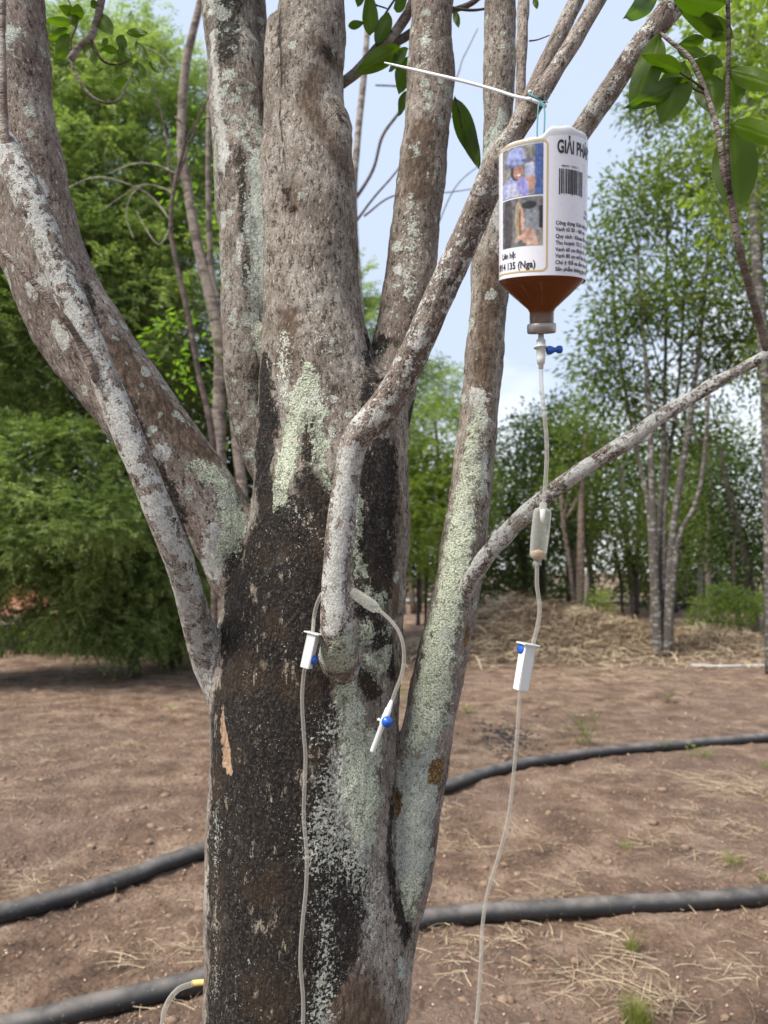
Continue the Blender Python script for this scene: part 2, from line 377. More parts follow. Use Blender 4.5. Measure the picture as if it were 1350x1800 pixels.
# ---------------------------------------------------------------- black water pipes
def hdpe():
    m = M('dusty_black_polyethylene'); o = m.obj()
    z = m.n('ShaderNodeSeparateXYZ', {0: m.n('ShaderNodeNewGeometry').outputs['Normal']}).outputs['Z']
    dust = m.math('MULTIPLY', m.step(z, 0.1, 0.95), m.lin(m.noise(o, 9, 5, .65), .35, .65, .25, .95))
    c = m.mix(dust, (0.018, 0.019, 0.021), (0.17, 0.15, 0.135))
    c = m.mix(m.step(m.noise(o, 60, 4, .7), .62, .7), c, (0.2, 0.16, 0.13))
    return m.done(m.pbr(c, m.lin(m.noise(o, 25, 3), 0, 1, .32, .6), m.bump(m.noise(o, 35, 4), .002, .5)))
mp_ = hdpe()
def pipe(pts, label, r):
    P = [list(on_ground(x, y, r)) for x, y in pts]
    path = smooth_path([p + [r] for p in P], 0.05)
    path[:, 2] = gz(path[:, 0], path[:, 1]) * .25 + r * 0.93
    V, Fc, _ = tube_geo(path, 28); c = P[len(P) // 2]
    o = mk('water_pipe', V, Fc, mp_, org=(c[0], c[1], 0)); tag(o, label, 'pipe', 'black irrigation pipes lying on the soil'); return path
pA = pipe([(-900, 1900), (-260, 1680), (0, 1606), (180, 1556), (370, 1490), (560, 1440), (720, 1400), (800, 1376), (900, 1346), (1050, 1322), (1200, 1309), (1350, 1296), (1600, 1282), (2500, 1245)], 'thin black pipe on the soil, the farther of two, crossing behind the lichened trunk', 0.042)
pB = pipe([(-900, 1980), (-250, 1862), (0, 1806), (130, 1777), (250, 1747), (370, 1718), (560, 1672), (740, 1617), (860, 1602), (1000, 1594), (1200, 1584), (1350, 1572), (1600, 1550), (2400, 1440)], 'thick dusty black pipe nearest the camera, passing just behind the lichened trunk', 0.039)

m_pale = plastic('faded_grey_hose', (0.42, 0.43, 0.44), .5)
def hose(pts, label, r, mat=m_pale):
    P = [list(on_ground(x, y, r)) + [r] for x, y in pts]; V, Fc, _ = tube_geo(smooth_path(P, .3), 10)
    tag(mk('hose', V, Fc, mat, org=(P[0][0], P[0][1], 0)), label, 'hose')
hose([(-200, 1066), (0, 1063), (100, 1062), (190, 1061), (300, 1062), (500, 1060), (700, 1057), (770, 1056)], 'pale grey hose lying far off across the field behind the tree', 0.11)
hose([(1215, 1169), (1260, 1171), (1320, 1170), (1420, 1168)], 'thin whitish hose on the ground right of the clump of stems', 0.018, plastic('white_hose', (.5, .5, .52), .5))
hose([(560, 1056), (900, 1056), (1010, 1057), (1300, 1065), (1500, 1066)], 'dark hose lying beyond the straw heap at the wood edge', 0.06, mp_)

# ---------------------------------------------------------------- foliage generators
def leaf_quads(P, D, N, Ln, Wd):
    D = unit(D); S = unit(np.cross(D, N)); Ln = Ln[:, None]; Wd = Wd[:, None]
    V = np.stack([P, P + D * Ln * .45 + S * Wd * .5, P + D * Ln, P + D * Ln * .45 - S * Wd * .5], 1)
    return V.reshape(-1, 3), np.arange(4 * len(P)).reshape(-1, 4)
def fronds(P, D, flen, pairs, lL, lW, droop, rs):
    n = len(P); D = unit(D); t = (np.arange(pairs) + 1) / (pairs + .3)
    Wv = unit(np.cross(D, np.array((0, 0, 1.)) + rs.normal(0, .25, (n, 3))))
    pos = P[:, None] + D[:, None] * (t[None, :, None] * flen[:, None, None]); pos[..., 2] -= droop * flen[:, None] * t[None] ** 2
    tang = D[:, None] - np.array((0, 0, 1.)) * (2 * droop * t)[None, :, None]
    out = []
    for s in (-1, 1):
        d = tang * .55 + Wv[:, None] * s + rs.normal(0, .18, (n, pairs, 3)) + np.array((0, 0, -.25))
        out.append((pos.reshape(-1, 3), d.reshape(-1, 3)))
    Pp = np.vstack([a for a, b in out]); Dd = np.vstack([b for a, b in out])
    m = len(Pp); Nn = np.array((0, 0, 1.)) + rs.normal(0, .45, (m, 3))
    V, Fc = leaf_quads(Pp, Dd, Nn, lL * rs.uniform(.7, 1.2, m), np.full(m, lW))
    return V, Fc
def shell_points(ells, per, rs, inner=0.0):
    """cluster centres on lumpy ellipsoid shells: ells rows (cx,cy,cz,rx,ry,rz), per = clusters per m2"""
    P = []; O = []
    for e in ells:
        c = np.array(e[:3]); r = np.array(e[3:6]); area = 4 * math.pi * (((r[0] * r[1]) ** 1.6 + (r[0] * r[2]) ** 1.6 + (r[1] * r[2]) ** 1.6) / 3) ** (1 / 1.6)
        n = int(area * per); d = unit(rs.normal(size=(n, 3)))
        k = 0.88 + .3 * noise(d, 2.4, rs.uniform(0, 50)) + rs.normal(0, .07, n); k[: int(n * inner)] *= rs.uniform(.3, .9, int(n * inner))
        P.append(c + d * r * k[:, None]); O.append(unit(d / r))
    return np.vstack(P), np.vstack(O)
def crown_feather(ells, per, m, flen, pairs, lL, lW, rs, droop=.35, inner=.15):
    P, O = shell_points(ells, per, rs, inner); n = len(P)
    D = unit(np.repeat(O, m, 0) * .7 + rs.normal(0, .65, (n * m, 3)) + (0, 0, .15)); Q = np.repeat(P, m, 0) + rs.normal(0, flen * .42, (n * m, 3)) * np.array((1, 1, .38))
    V, Fc = fronds(Q, D, flen * rs.uniform(.6, 1.3, n * m), pairs, lL, lW, droop, rs)
    # order in fronds(): side-major, so the random value per cluster follows the same layout
    rn = np.clip(np.repeat(rs.uniform(0, 1, n), m) * .7 + rs.uniform(0, .3, n * m), 0, 1); rn = np.tile(np.repeat(rn, pairs), 2)
    return V, Fc, np.repeat(rn, 4)
def crown_leaf(ells, per, m, spread, lL, lW, rs, inner=.3, hang=.25):
    P, O = shell_points(ells, per, rs, inner); n = len(P); N = n * m
    off = rs.normal(0, spread, (N, 3)); off[:, 2] *= .55
    D = unit(unit(off) * .9 + np.repeat(O, m, 0) * .25 + (0, 0, -hang) + rs.normal(0, .25, (N, 3)))
    Nn = np.array((0, 0, 1.)) + rs.normal(0, .5, (N, 3))
    V, Fc = leaf_quads(np.repeat(P, m, 0) + off, D, Nn, lL * rs.uniform(.6, 1.25, N), lW * rs.uniform(.7, 1.2, N))
    rn = np.clip(np.repeat(rs.uniform(0, 1, n), m) * .6 + rs.uniform(0, .4, N), 0, 1)
    return V, Fc, np.repeat(rn, 4)

def bgbark(name, dark, light, band=0.5):
    m = M(name); o = m.obj(); q = m.n('ShaderNodeMapping', {0: o, 'Scale': (1, 1, 2.2)}).outputs[0]
    n1 = m.noise(q, 9, 5, .65); n2 = m.noise(q, 38, 4, .7)
    c = m.mix(m.step(n1, band - .06, band + .08), dark, light); c = m.mix(m.lin(n2, .35, .65, 0, .6), c, tuple(x * .45 for x in dark))
    return m.done(m.pbr(c, .9, m.bump(n2, .02, .8)))
bk_white = bgbark('white_blotched_bark', (0.075, 0.064, 0.055), (0.33, 0.32, 0.30), .56)
bk_brown = bgbark('brown_bark', (0.10, 0.075, 0.06), (0.24, 0.18, 0.14), .5)
bk_dark = bgbark('dark_bark', (0.035, 0.028, 0.024), (0.09, 0.075, 0.06), .5)
bk_pale = bgbark('pale_grey_bark', (0.17, 0.135, 0.11), (0.38, 0.34, 0.31), .48)
bk_slim = bgbark('slim_tree_bark', (0.10, 0.075, 0.06), (0.27, 0.225, 0.19), .46)
lf_feather = leafmat('feathery_green', (0.105, 0.155, 0.048), (0.42, 0.49, 0.22), .42, .38, (1.5, 1.75, .7))
lf_bright = leafmat('bright_green', (0.12, 0.18, 0.035), (0.36, 0.42, 0.11), .45, .38, (1.5, 1.75, .7))
lf_mid = leafmat('mid_green', (0.055, 0.082, 0.018), (0.22, 0.265, 0.06), .42, .4, (1.5, 1.8, .7))
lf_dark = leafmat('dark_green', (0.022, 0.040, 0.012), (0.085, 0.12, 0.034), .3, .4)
lf_yellow = leafmat('yellow_green', (0.10, 0.17, 0.02), (0.24, 0.32, 0.05), .5)

def tree(name, label, base, stems, crown, bark, leaf, group=None, cat='tree', limbs=()):
    """stems / limbs: lists of rows (x, y, z, r) in world space"""
    t = thing(name, (base[0], base[1], 0), label, cat, group)
    for s in stems:
        V, Fc, T = tube_geo(smooth_path(s, .25), 12); V = V + (noise(V, 5, 2) * 0.012)[:, None] * np.array((1, 1, 0)); mk('trunk', V, Fc, bark, t)
    for s in limbs:
        V, Fc, T = tube_geo(smooth_path(s, .2), 7); mk('limb', V, Fc, bark, t)
    if crown is not None:
        V, Fc, rn = crown; mk('crown', V, Fc, leaf, t, attrs={'rnd': rn}, smooth=False)['kind'] = 'stuff'
    return t
def prow(pts):   # rows (px, py, half width px, depth) -> world rows
    return [list(at(x, y, Y)) + [pxm(r, Y)] for x, y, r, Y in pts]
def ell(px, py, Y, rx, ry, rz): return (*at(px, py, Y), rx, ry, rz)
def limb_set(base, tips, r0, rs, bend=.3):
    out = []
    for tp in tips:
        b = np.array(base); tp = np.array(tp); mid = (b + tp) / 2 + rs.normal(0, bend, 3) * .3 - (0, 0, np.linalg.norm(tp - b) * .05)
        out.append([[*b, r0], [*mid, r0 * .6], [*tp, r0 * .15]])
    return out

# big feathery tree, left
rs = np.random.RandomState(3)
up = [ell(210, 280, 11, 1.75, 1.5, 2.2), ell(60, 330, 10.4, 1.8, 1.3, 2.2), ell(390, 520, 11.4, 1.7, 1.4, 1.9), ell(-130, 250, 10.8, 1.9, 1.5, 2.6), ell(150, 520, 10.2, 1.5, 1.1, 1.4), ell(560, 640, 12.5, 1.7, 1.3, 1.6), ell(-60, 560, 10, 1.5, 1.2, 1.5)]
b0 = at(250, 1100, 11.6); b0[2] = 0
st = [prow([(300, 1160, 22, 11.8), (290, 900, 18, 11.8), (260, 600, 15, 11.6), (230, 300, 9, 11.3), (220, 130, 4, 11.2)]), prow([(300, 1100, 16, 11.8), (180, 800, 14, 11.5), (80, 500, 10, 11), (20, 300, 5, 10.8)])]
st[0][0][2] = 0
lm = limb_set(st[0][2][:3], [e[:3] for e in up], .09, rs)
tree('feathery_tree', 'tall feathery light green tree filling the upper left behind the lichened limbs', st[0][0], st,
     crown_feather(up, 8.5, 19, .36, 9, .072, .021, rs, .28, .12), bk_dark, lf_feather, 'feathery leaved trees at the left', limbs=lm)
lo = [ell(90, 880, 9.6, 1.35, 1.0, 1.05), ell(-80, 930, 9.9, 1.3, 1.1, 1.1), ell(230, 960, 10.6, 1.1, .9, .85), ell(-60, 985, 9.8, .9, .9, .4), ell(300, 1040, 11.2, .9, .8, .7), ell(170, 1060, 10.4, 1.0, .8, .42), ell(215, 1095, 10.6, .8, .6, .35), ell(320, 1090, 11.2, .9, .7, .4), ell(330, 1000, 10.9, .7, .7, .6)]
st = [prow([(240, 1180, 10, 10.6), (215, 1050, 9, 10.5), (150, 930, 6, 10.0), (90, 820, 3, 9.7)])]; st[0][0][2] = 0
tree('feathery_shrub', 'low feathery green tree drooping to the soil at the left edge', st[0][0], st,
     crown_feather(lo, 11, 18, .29, 9, .062, .018, rs, .22, .12), bk_dark, lf_feather, 'feathery leaved trees at the left', limbs=limb_set(st[0][1][:3], [e[:3] for e in lo], .05, rs))
# dark backing tree added behind them to block the sky in the gaps
bk = [ell(-150, 700, 14.5, 3, 1.2, 3.6), ell(150, 760, 15, 2.6, 1.2, 2.8), ell(380, 820, 15.5, 2.2, 1.2, 2.7), ell(330, 1040, 14.5, 1.6, 1, .9)]
st = [prow([(120, 1130, 16, 15), (110, 700, 10, 15)])]; st[0][0][2] = 0
tree('backing_tree', 'dense dark tree added as backing for the gaps in the feathery trees', st[0][0], st, crown_leaf(bk, 34, 8, .16, .17, .08, rs), bk_dark, lf_dark)

# slim pale tree in the middle distance, left of the trunk
st = [prow([(425, 1400, 15, 5.2), (430, 1000, 14, 5.2), (425, 860, 13, 5.2), (412, 740, 13, 5.2), (404, 640, 12, 5.2), (396, 560, 10, 5.2)]),
      prow([(392, 1400, 16, 5.2), (388, 900, 17, 5.2), (384, 740, 17, 5.2), (388, 620, 17, 5.2), (374, 540, 16, 5.2), (350, 440, 14, 5.2), (328, 330, 13, 5.2), (318, 220, 12, 5.2), (328, 110, 11, 5.2), (352, 0, 9, 5.2), (375, -120, 6, 5.2)])]
for s in st:
    s[0][2] = 0
    for q_ in s: q_[3] *= .72
lm = [prow([(392, 560, 6, 5.2), (372, 480, 6, 5.2), (366, 300, 5, 5.1), (368, 150, 4, 5.1), (366, 20, 3, 5.1)])]
cy = [ell(390, 600, 5.4, .45, .35, .5), ell(430, 700, 5.5, .3, .3, .3), ell(360, 330, 5.6, .3, .4, .6), ell(300, 620, 5.8, .4, .3, .3)]
tree('pale_slim_tree', 'slim pale barked tree with two stems seen left of the main trunk', st[1][0], st, crown_leaf(cy, 12, 6, .07, .075, .028, rs), bk_slim, lf_yellow, limbs=lm)
# dark leafless sapling
m_twig = bgbark('dark_twig', (0.06, 0.04, 0.035), (0.15, 0.11, 0.09), .5)
t = thing('bare_sapling', on_ground(378, 1450), 'dark leafless sapling with crooked twigs in front of the feathery tree', 'sapling')
P = prow([(378, 1450, 6, 4.4), (376, 900, 6, 4.4), (372, 760, 6, 4.4), (350, 660, 5, 4.4), (332, 560, 5, 4.4), (310, 460, 4.5, 4.4), (300, 400, 4, 4.4), (306, 330, 4, 4.4), (322, 260, 3, 4.4), (324, 225, 2.5, 4.4), (308, 205, 2, 4.4)]); P[0][2] = 0
V, Fc, _ = tube_geo(smooth_path(P, .03), 8); mk('trunk', V, Fc, m_twig, t)
for q in [[(306, 330, 2.5, 4.4), (335, 250, 2, 4.4), (352, 200, 1.6, 4.4), (372, 160, 1.2, 4.4)], [(322, 260, 2, 4.4), (345, 215, 1.5, 4.35), (378, 205, 1, 4.3)], [(302, 330, 2, 4.4), (290, 230, 1.6, 4.4), (270, 150, 1.2, 4.4), (255, 120, 1, 4.4)]]:
    V, Fc, _ = tube_geo(pxpath(q, .03), 6); mk('twig', V, Fc, m_twig, t)
m_dead = bgbark('bleached_twig', (0.3, 0.26, 0.22), (0.55, 0.5, 0.44), .5)
for q in [[(298, 385, 2.2, 4.4), (265, 345, 2, 4.4), (215, 320, 1.8, 4.3), (165, 312, 1.5, 4.3), (115, 332, 1.2, 4.3)], [(308, 305, 2, 4.4), (275, 290, 1.6, 4.4), (235, 288, 1.3, 4.4), (190, 305, 1, 4.4)],
          [(312, 345, 1.8, 4.4), (285, 330, 1.6, 4.4), (250, 325, 1.3, 4.3), (215, 345, 1.1, 4.3), (180, 368, 1, 4.3)], [(250, 325, 1.4, 4.4), (230, 345, 1.3, 4.4), (222, 380, 1.1, 4.4), (235, 420, 1, 4.4)],
          [(300, 400, 1.8, 4.4), (280, 430, 1.6, 4.4), (255, 400, 1.3, 4.4), (240, 370, 1, 4.4)], [(310, 130, 1.5, 4.4), (280, 95, 1.3, 4.4), (235, 75, 1, 4.4)]]:
    V, Fc, _ = tube_geo(pxpath([(a_, b_, c_ * .7, d_) for a_, b_, c_, d_ in q], .02), 6); mk('twig', V, Fc, m_dead, t)

# thin stems against the sky between the limbs
t = thing('bare_tree', on_ground(640, 1300), 'thin bare tree whose stem shows against the sky right of the main stem', 'tree')
P = prow([(650, 1300, 8, 6), (640, 700, 8, 6), (622, 380, 7, 6), (628, 250, 6.5, 6), (640, 130, 6, 6), (646, 40, 5, 6), (650, -100, 4, 6)]); P[0][2] = 0
V, Fc, _ = tube_geo(smooth_path(P, .05), 10); mk('trunk', V, Fc, bk_pale, t)
for q in [[(618, 360, 3.5, 6), (655, 300, 3, 6), (672, 240, 3, 6), (700, 200, 2.5, 6), (735, 150, 2, 6)], [(622, 395, 2.5, 6), (655, 350, 2, 6), (690, 310, 1.7, 6), (730, 260, 1.2, 6), (800, 200, 1, 6)], [(640, 380, 2, 6), (690, 345, 1.5, 6), (760, 340, 1.2, 6), (790, 338, 1, 6), (845, 330, .8, 6)],
          [(660, 150, 1.5, 6), (785, 150, 1.3, 6), (815, 100, 1, 6), (840, 50, .8, 6)], [(760, 420, 1.3, 6), (800, 330, 1, 6), (850, 285, .8, 6)]]:
    V, Fc, _ = tube_geo(pxpath(q, .05), 6); mk('branch', V, Fc, m_twig, t)

# trees seen right of the trunk
def simple_tree(name, label, px, Y, stems, ells, per, m, sp, lL, lW, bark, leaf, group=None, inner=.3, nl=5, hang=.25, feather=False):
    b = at(px, 1005, Y); b[2] = 0; ss = []
    for s in stems:
        q = prow([(a, y, r * (.64 if 'clump' in label else .85), Y + (rest[0] if rest else 0)) for a, y, r, *rest in s]); q[0][2] = 0; ss.append(q)
    pts, _ = shell_points(ells, .6, rs, .5); pts = pts[:: max(1, len(pts) // nl)][:nl]
    lm = [[[*s0, .022], [*((np.array(s0) + p) / 2 + (0, 0, -.15)), .012], [*p, .005]] for p in pts for s0 in [ss[rs.randint(len(ss))][-2][:3]]]
    cr = crown_feather(ells, per, m, sp, 8, lL, lW, rs, .35, inner) if feather else crown_leaf(ells, per, m, sp, lL, lW, rs, inner, hang)
    return tree(name, label, b, ss, cr, bark, leaf, group, limbs=lm)
simple_tree('feathery_tree', 'bright green feathery tree seen between the main trunk and the right stem', 780, 17, [[(790, 1110, 7), (780, 950, 6), (770, 800, 4), (765, 740, 2)]],
            [ell(760, 800, 17, 1.3, 1, 1.4), ell(740, 920, 16.5, 1.2, .9, 1.0), ell(800, 880, 17.5, .9, .9, 1.2), ell(770, 690, 18, .9, .8, .7), ell(640, 780, 17.5, 1.4, 1, 1.6)], 16, 6, .34, .075, .022, bk_dark, lf_bright, feather=True)
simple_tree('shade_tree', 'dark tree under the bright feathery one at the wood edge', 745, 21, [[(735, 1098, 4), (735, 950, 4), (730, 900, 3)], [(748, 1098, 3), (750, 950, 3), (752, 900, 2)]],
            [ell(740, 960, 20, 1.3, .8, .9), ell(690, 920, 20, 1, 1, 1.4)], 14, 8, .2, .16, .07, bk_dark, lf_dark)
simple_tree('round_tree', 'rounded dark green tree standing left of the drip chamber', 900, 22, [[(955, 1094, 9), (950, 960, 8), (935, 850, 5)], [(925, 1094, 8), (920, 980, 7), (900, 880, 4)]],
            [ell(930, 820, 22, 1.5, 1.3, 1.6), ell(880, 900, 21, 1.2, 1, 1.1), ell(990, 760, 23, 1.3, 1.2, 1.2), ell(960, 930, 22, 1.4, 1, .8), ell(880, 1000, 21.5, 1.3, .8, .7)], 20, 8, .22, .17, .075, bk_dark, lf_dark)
simple_tree('wood_edge_tree', 'tree with reddish brown trunk and a pale leaning stem beyond the straw heap', 1020, 19, [[(1018, 1105, 9), (1021, 980, 8), (1022, 880, 6), (1030, 760, 3)], [(1014, 1090, 4), (1002, 1000, 4), (990, 920, 4), (985, 860, 2)]],
            [ell(1040, 760, 19, 1.0, 1, 1.2), ell(1090, 900, 20, 1.0, .8, .8), ell(1000, 850, 20, .8, .8, .7)], 18, 7, .2, .14, .06, bk_brown, lf_mid)
simple_tree('wood_edge_tree', 'thin pinkish tree at the wood edge between the clump of stems and the bush', 1246, 21, [[(1245, 1098, 6), (1244, 960, 5), (1248, 830, 4), (1240, 700, 2)]],
            [ell(1250, 800, 21, 1.2, 1, 1.4), ell(1290, 930, 21, 1.4, .9, 1.1), ell(1200, 900, 23, 1.1, .9, .9)], 18, 7, .2, .15, .065, bk_pale, lf_mid)
simple_tree('wood_edge_tree', 'dark leaning tree at the right edge of the wood behind the bushy shrub', 1320, 18, [[(1330, 1110, 9), (1310, 980, 8), (1280, 860, 6), (1265, 780, 3)], [(1300, 1095, 6), (1290, 1000, 5), (1300, 900, 3)]],
            [ell(1320, 850, 18.5, 1.4, 1, 1.3), ell(1360, 960, 18, 1.4, 1, 1.0), ell(1290, 960, 19.5, 1.0, .8, .7)], 22, 8, .2, .15, .065, bk_dark, lf_dark)
simple_tree('wood_edge_tree', 'crooked dark tree with arching trunk right of the rounded bush', 1110, 24, [[(1120, 1085, 5), (1118, 1010, 5), (1100, 950, 4), (1085, 900, 3)], [(1095, 1085, 3), (1090, 1010, 3), (1080, 960, 2)]],
            [ell(1090, 960, 24, 1.3, 1, 1.0), ell(1140, 1000, 25, 1.6, 1, .8)], 18, 7, .22, .17, .07, bk_dark, lf_mid)
# clump of stems in the right middle distance
cs = [ell(1130, 360, 13, 1.0, .8, .9), ell(1220, 300, 13.4, 1.1, .9, 1.1), ell(1290, 420, 13, 1.0, .9, 1.1), ell(1190, 520, 12.6, 1.2, .9, .9), ell(1090, 560, 13.2, .8, .7, .8), ell(1270, 620, 13.6, 1.1, .9, .9), ell(1120, 700, 13.5, 1.0, .8, .7), ell(1200, 760, 14, 1.0, .7, .6), ell(1060, 440, 13.2, .55, .6, .7), ell(1340, 560, 13, .8, .8, 1.1), ell(1350, 300, 13.5, 1, .9, 1.3), ell(1050, 640, 13.8, .6, .6, .8), ell(1150, 180, 14, .7, .7, .7)]
simple_tree('stem_clump_tree', 'clump of white blotched stems rising from one base on the right', 1163, 12.8,
            [[(1157, 1165, 13), (1155, 1100, 12), (1149, 950, 10), (1146, 850, 9), (1140, 700, 7), (1125, 520, 4), (1120, 400, 2)], [(1172, 1165, 12), (1176, 1050, 11), (1183, 930, 10), (1195, 850, 9), (1215, 720, 7), (1235, 560, 5), (1245, 420, 3)],
             [(1160, 1160, 9), (1160, 950, 8, .2), (1166, 800, 7, .4), (1170, 620, 5, .5), (1172, 420, 3, .5), (1176, 250, 2, .5)], [(1175, 1160, 8), (1190, 960, 7, -.2), (1225, 880, 6, -.4), (1240, 780, 5, -.5), (1250, 640, 3, -.5)],
             [(1150, 1160, 7), (1140, 900, 6, .4), (1112, 760, 5, .7), (1085, 600, 3.5, .8), (1075, 500, 2, .8)], [(1168, 1160, 8), (1168, 900, 6, .6), (1195, 650, 4, .9), (1205, 450, 3, 1), (1210, 300, 2, 1)]],
            cs, 28, 7, .17, .15, .048, bk_white, lf_mid, inner=.65, nl=20)
simple_tree('edge_trunk_tree', 'straight white barked trunk at the right edge of the picture', 1355, 11, [[(1358, 1200, 13), (1352, 900, 12), (1344, 640, 11), (1326, 400, 10), (1318, 180, 9), (1322, 20, 7), (1326, -200, 4)]],
            [ell(1330, 120, 11.5, .8, .8, 1.0), ell(1280, 180, 11, .6, .6, .7), ell(1380, 400, 11, .7, .7, 1.3), ell(1380, 650, 11, .6, .6, 1.0)], 22, 7, .13, .12, .045, bk_white, lf_mid, inner=.4, nl=14)
simple_tree('overhanging_tree', 'nearer leafy tree whose bright sprays hang in at the top right corner', 1500, 4.6, [[(1530, 1500, 30), (1510, 900, 26), (1480, 400, 20), (1440, 100, 12), (1400, -100, 8)]],
            [ell(1310, 60, 4.7, .32, .4, .34), ell(1230, 130, 5.0, .3, .3, .22), ell(1400, 200, 4.6, .35, .4, .4), ell(1250, 10, 4.9, .3, .3, .25), ell(1300, 230, 5, .25, .3, .2), ell(1400, 0, 4.4, .5, .5, .4), ell(1290, 330, 5.2, .3, .3, .35)], 46, 7, .07, .09, .03, bk_brown, lf_bright, inner=.3, nl=12)
# distant mass of the wood
V1, F1, r1 = crown_leaf([(x, 34 + rs.uniform(-3, 9), rs.uniform(.4, 1.2), 2.8, 2.0, 2.4 + rs.uniform(0, 2.2)) for x in np.linspace(-70, 70, 52)], 4.0, 9, .35, .32, .15, rs)
tag(mk('distant_woods', V1, F1, lf_dark, attrs={'rnd': r1}, smooth=False), 'distant dark wood closing off the field on the horizon', 'woods', kind='stuff')
far_tr = []
for k in range(26):
    x = rs.uniform(0, 14) if k < 20 else rs.uniform(-14, 0); y = rs.uniform(25, 33); a = rs.normal(0, .4)
    t = thing('far_tree_trunk', (x, y, 0), 'slender dark tree far off in the wood behind the field', 'tree', 'slender far trees in the wood')
    V, Fc, _ = tube_geo(smooth_path([[x, y, 0, .11], [x + a * .5, y, 2.5, .09], [x + a, y, 5.5, .05]], .5), 7); mk('trunk', V, Fc, (bk_dark, bk_pale, bk_brown)[k % 3], t)
    V, Fc, rn = crown_leaf([(x + a, y, 5.2, 1.1, 1.0, 1.5), (x + rs.normal(0, .7), y, 3.4, .7, .7, .8)], 5, 7, .25, .26, .12, rs); o = mk('crown', V, Fc, lf_mid if k % 2 else lf_dark, t, attrs={'rnd': rn}, smooth=False); o['kind'] = 'stuff'

# bank of red earth far left
def bank():
    xs = np.linspace(-22, -4, 120); ys = np.linspace(25, 30, 24); X, Y = np.meshgrid(xs, ys); x, y = X.ravel(), Y.ravel(); P = np.stack([x, y, x * 0], -1)
    z = 1.15 * np.exp(-((y - 27.6) / 1.3) ** 4) * np.clip((-x - 5) / 4, 0, 1) * (1 + .35 * fbm(P, .6, 4)) - .02
    i = np.arange(23)[:, None] * 120; j = np.arange(119)[None]; Fc = np.stack([i + j, i + j + 1, i + 120 + j + 1, i + 120 + j], -1).reshape(-1, 4)
    m = M('red_earth'); o = m.obj(); c = m.ramp(m.noise(o, 1.6, 5, .7), [(.35, (.20, .075, .045)), (.55, (.40, .17, .10)), (.68, (.55, .33, .24))])
    o = mk('red_earth_bank', np.stack([x, y, z], -1), Fc, m.done(m.pbr(c, .95, m.bump(m.noise(o, 4, 5), .1)))); tag(o, 'low bank of red earth behind the drooping tree at far left', kind='structure')
bank()
V1, F1, r1 = crown_leaf([(at(x, 1005, 15.5)[0], 15.5 + rs.uniform(-.5, .8), .35, .9, .6, rs.uniform(.35, .6)) for x in range(-160, 420, 55)], 16, 8, .12, .13, .055, rs)  # dark leaf colour stands for the shade under the drooping tree
tag(mk('undergrowth', V1, F1, lf_dark, attrs={'rnd': r1}, smooth=False), 'low undergrowth beneath the drooping feathery tree, its shade put into the dark leaf colour', 'undergrowth', kind='stuff')
# straw heap
def heap():
    c = on_ground(930, 1150); c[1] = 13.6; c[0] = (960 - 675) / F * 13.6
    def hh(x, y):
        a = 0.78 * np.exp(-(((x - c[0] + .75) / 1.15) ** 2 + ((y - c[1]) / .9) ** 2)); b = .55 * np.exp(-(((x - c[0] - 1.0) / 1.3) ** 2 + ((y - c[1] - .2) / .9) ** 2)); d = .28 * np.exp(-(((x - c[0] - 3.3) / 1.5) ** 2 + ((y - c[1] - .6) / .8) ** 2))
        return a + b + d
    n = 90; xs = np.linspace(c[0] - 3.2, c[0] + 6, n * 2); ys = np.linspace(c[1] - 2.4, c[1] + 2.4, n)
    X, Y = np.meshgrid(xs, ys); x, y = X.ravel(), Y.ravel(); P = np.stack([x, y, x * 0], -1); h = hh(x, y)
    z = h * (1 + .35 * fbm(P, 1.6, 4, 2)) + .06 * fbm(P, 5, 3) * (h > .03) - .03
    i = np.arange(n - 1)[:, None] * 2 * n; j = np.arange(2 * n - 1)[None]; Fc = np.stack([i + j, i + j + 1, i + 2 * n + j + 1, i + 2 * n + j], -1).reshape(-1, 4)
    m = M('matted_straw'); o = m.obj(); q = m.n('ShaderNodeMapping', {0: o, 'Scale': (1, 1, 3)}).outputs[0]; a = m.noise(q, 7, 6, .75, .6)
    col = m.ramp(a, [(.36, (.03, .02, .015)), (.5, (.14, .095, .062)), (.68, (.33, .25, .17))]); mt = m.done(m.pbr(col, .95, m.bump(a, .08)))
    t = thing('straw_heap', (c[0], c[1], 0), 'long heap of dry brown straw behind the drip tube, in front of the wood', 'heap')
    mk('mound', np.stack([x, y, z], -1), Fc, mt, t)
    N = 26000; px = rng.uniform(c[0] - 3, c[0] + 5.8, N); py = rng.uniform(c[1] - 2.2, c[1] + 1.6, N); hz = hh(px, py); k = rng.uniform(0, .4, N) < hz + .03; px, py = px[k], py[k]; hz = hz[k]
    P = np.stack([px, py, px * 0], -1); zz = hz * (1 + .35 * fbm(P, 1.6, 4, 2)) + .02
    V, Fc, kk = ribbons(np.stack([px, py, zz], -1), rng.uniform(0, 6.28, len(px)), rng.uniform(.1, .45, len(px)), rng.uniform(.006, .014, len(px)), rng.uniform(-.2, .45, len(px)), rng.normal(0, .5, len(px)))
    mk('straw', V, Fc, m_straw, t, attrs={'rnd': np.repeat(rng.uniform(0, 1, len(px)), kk)}, smooth=False)['kind'] = 'stuff'
heap()
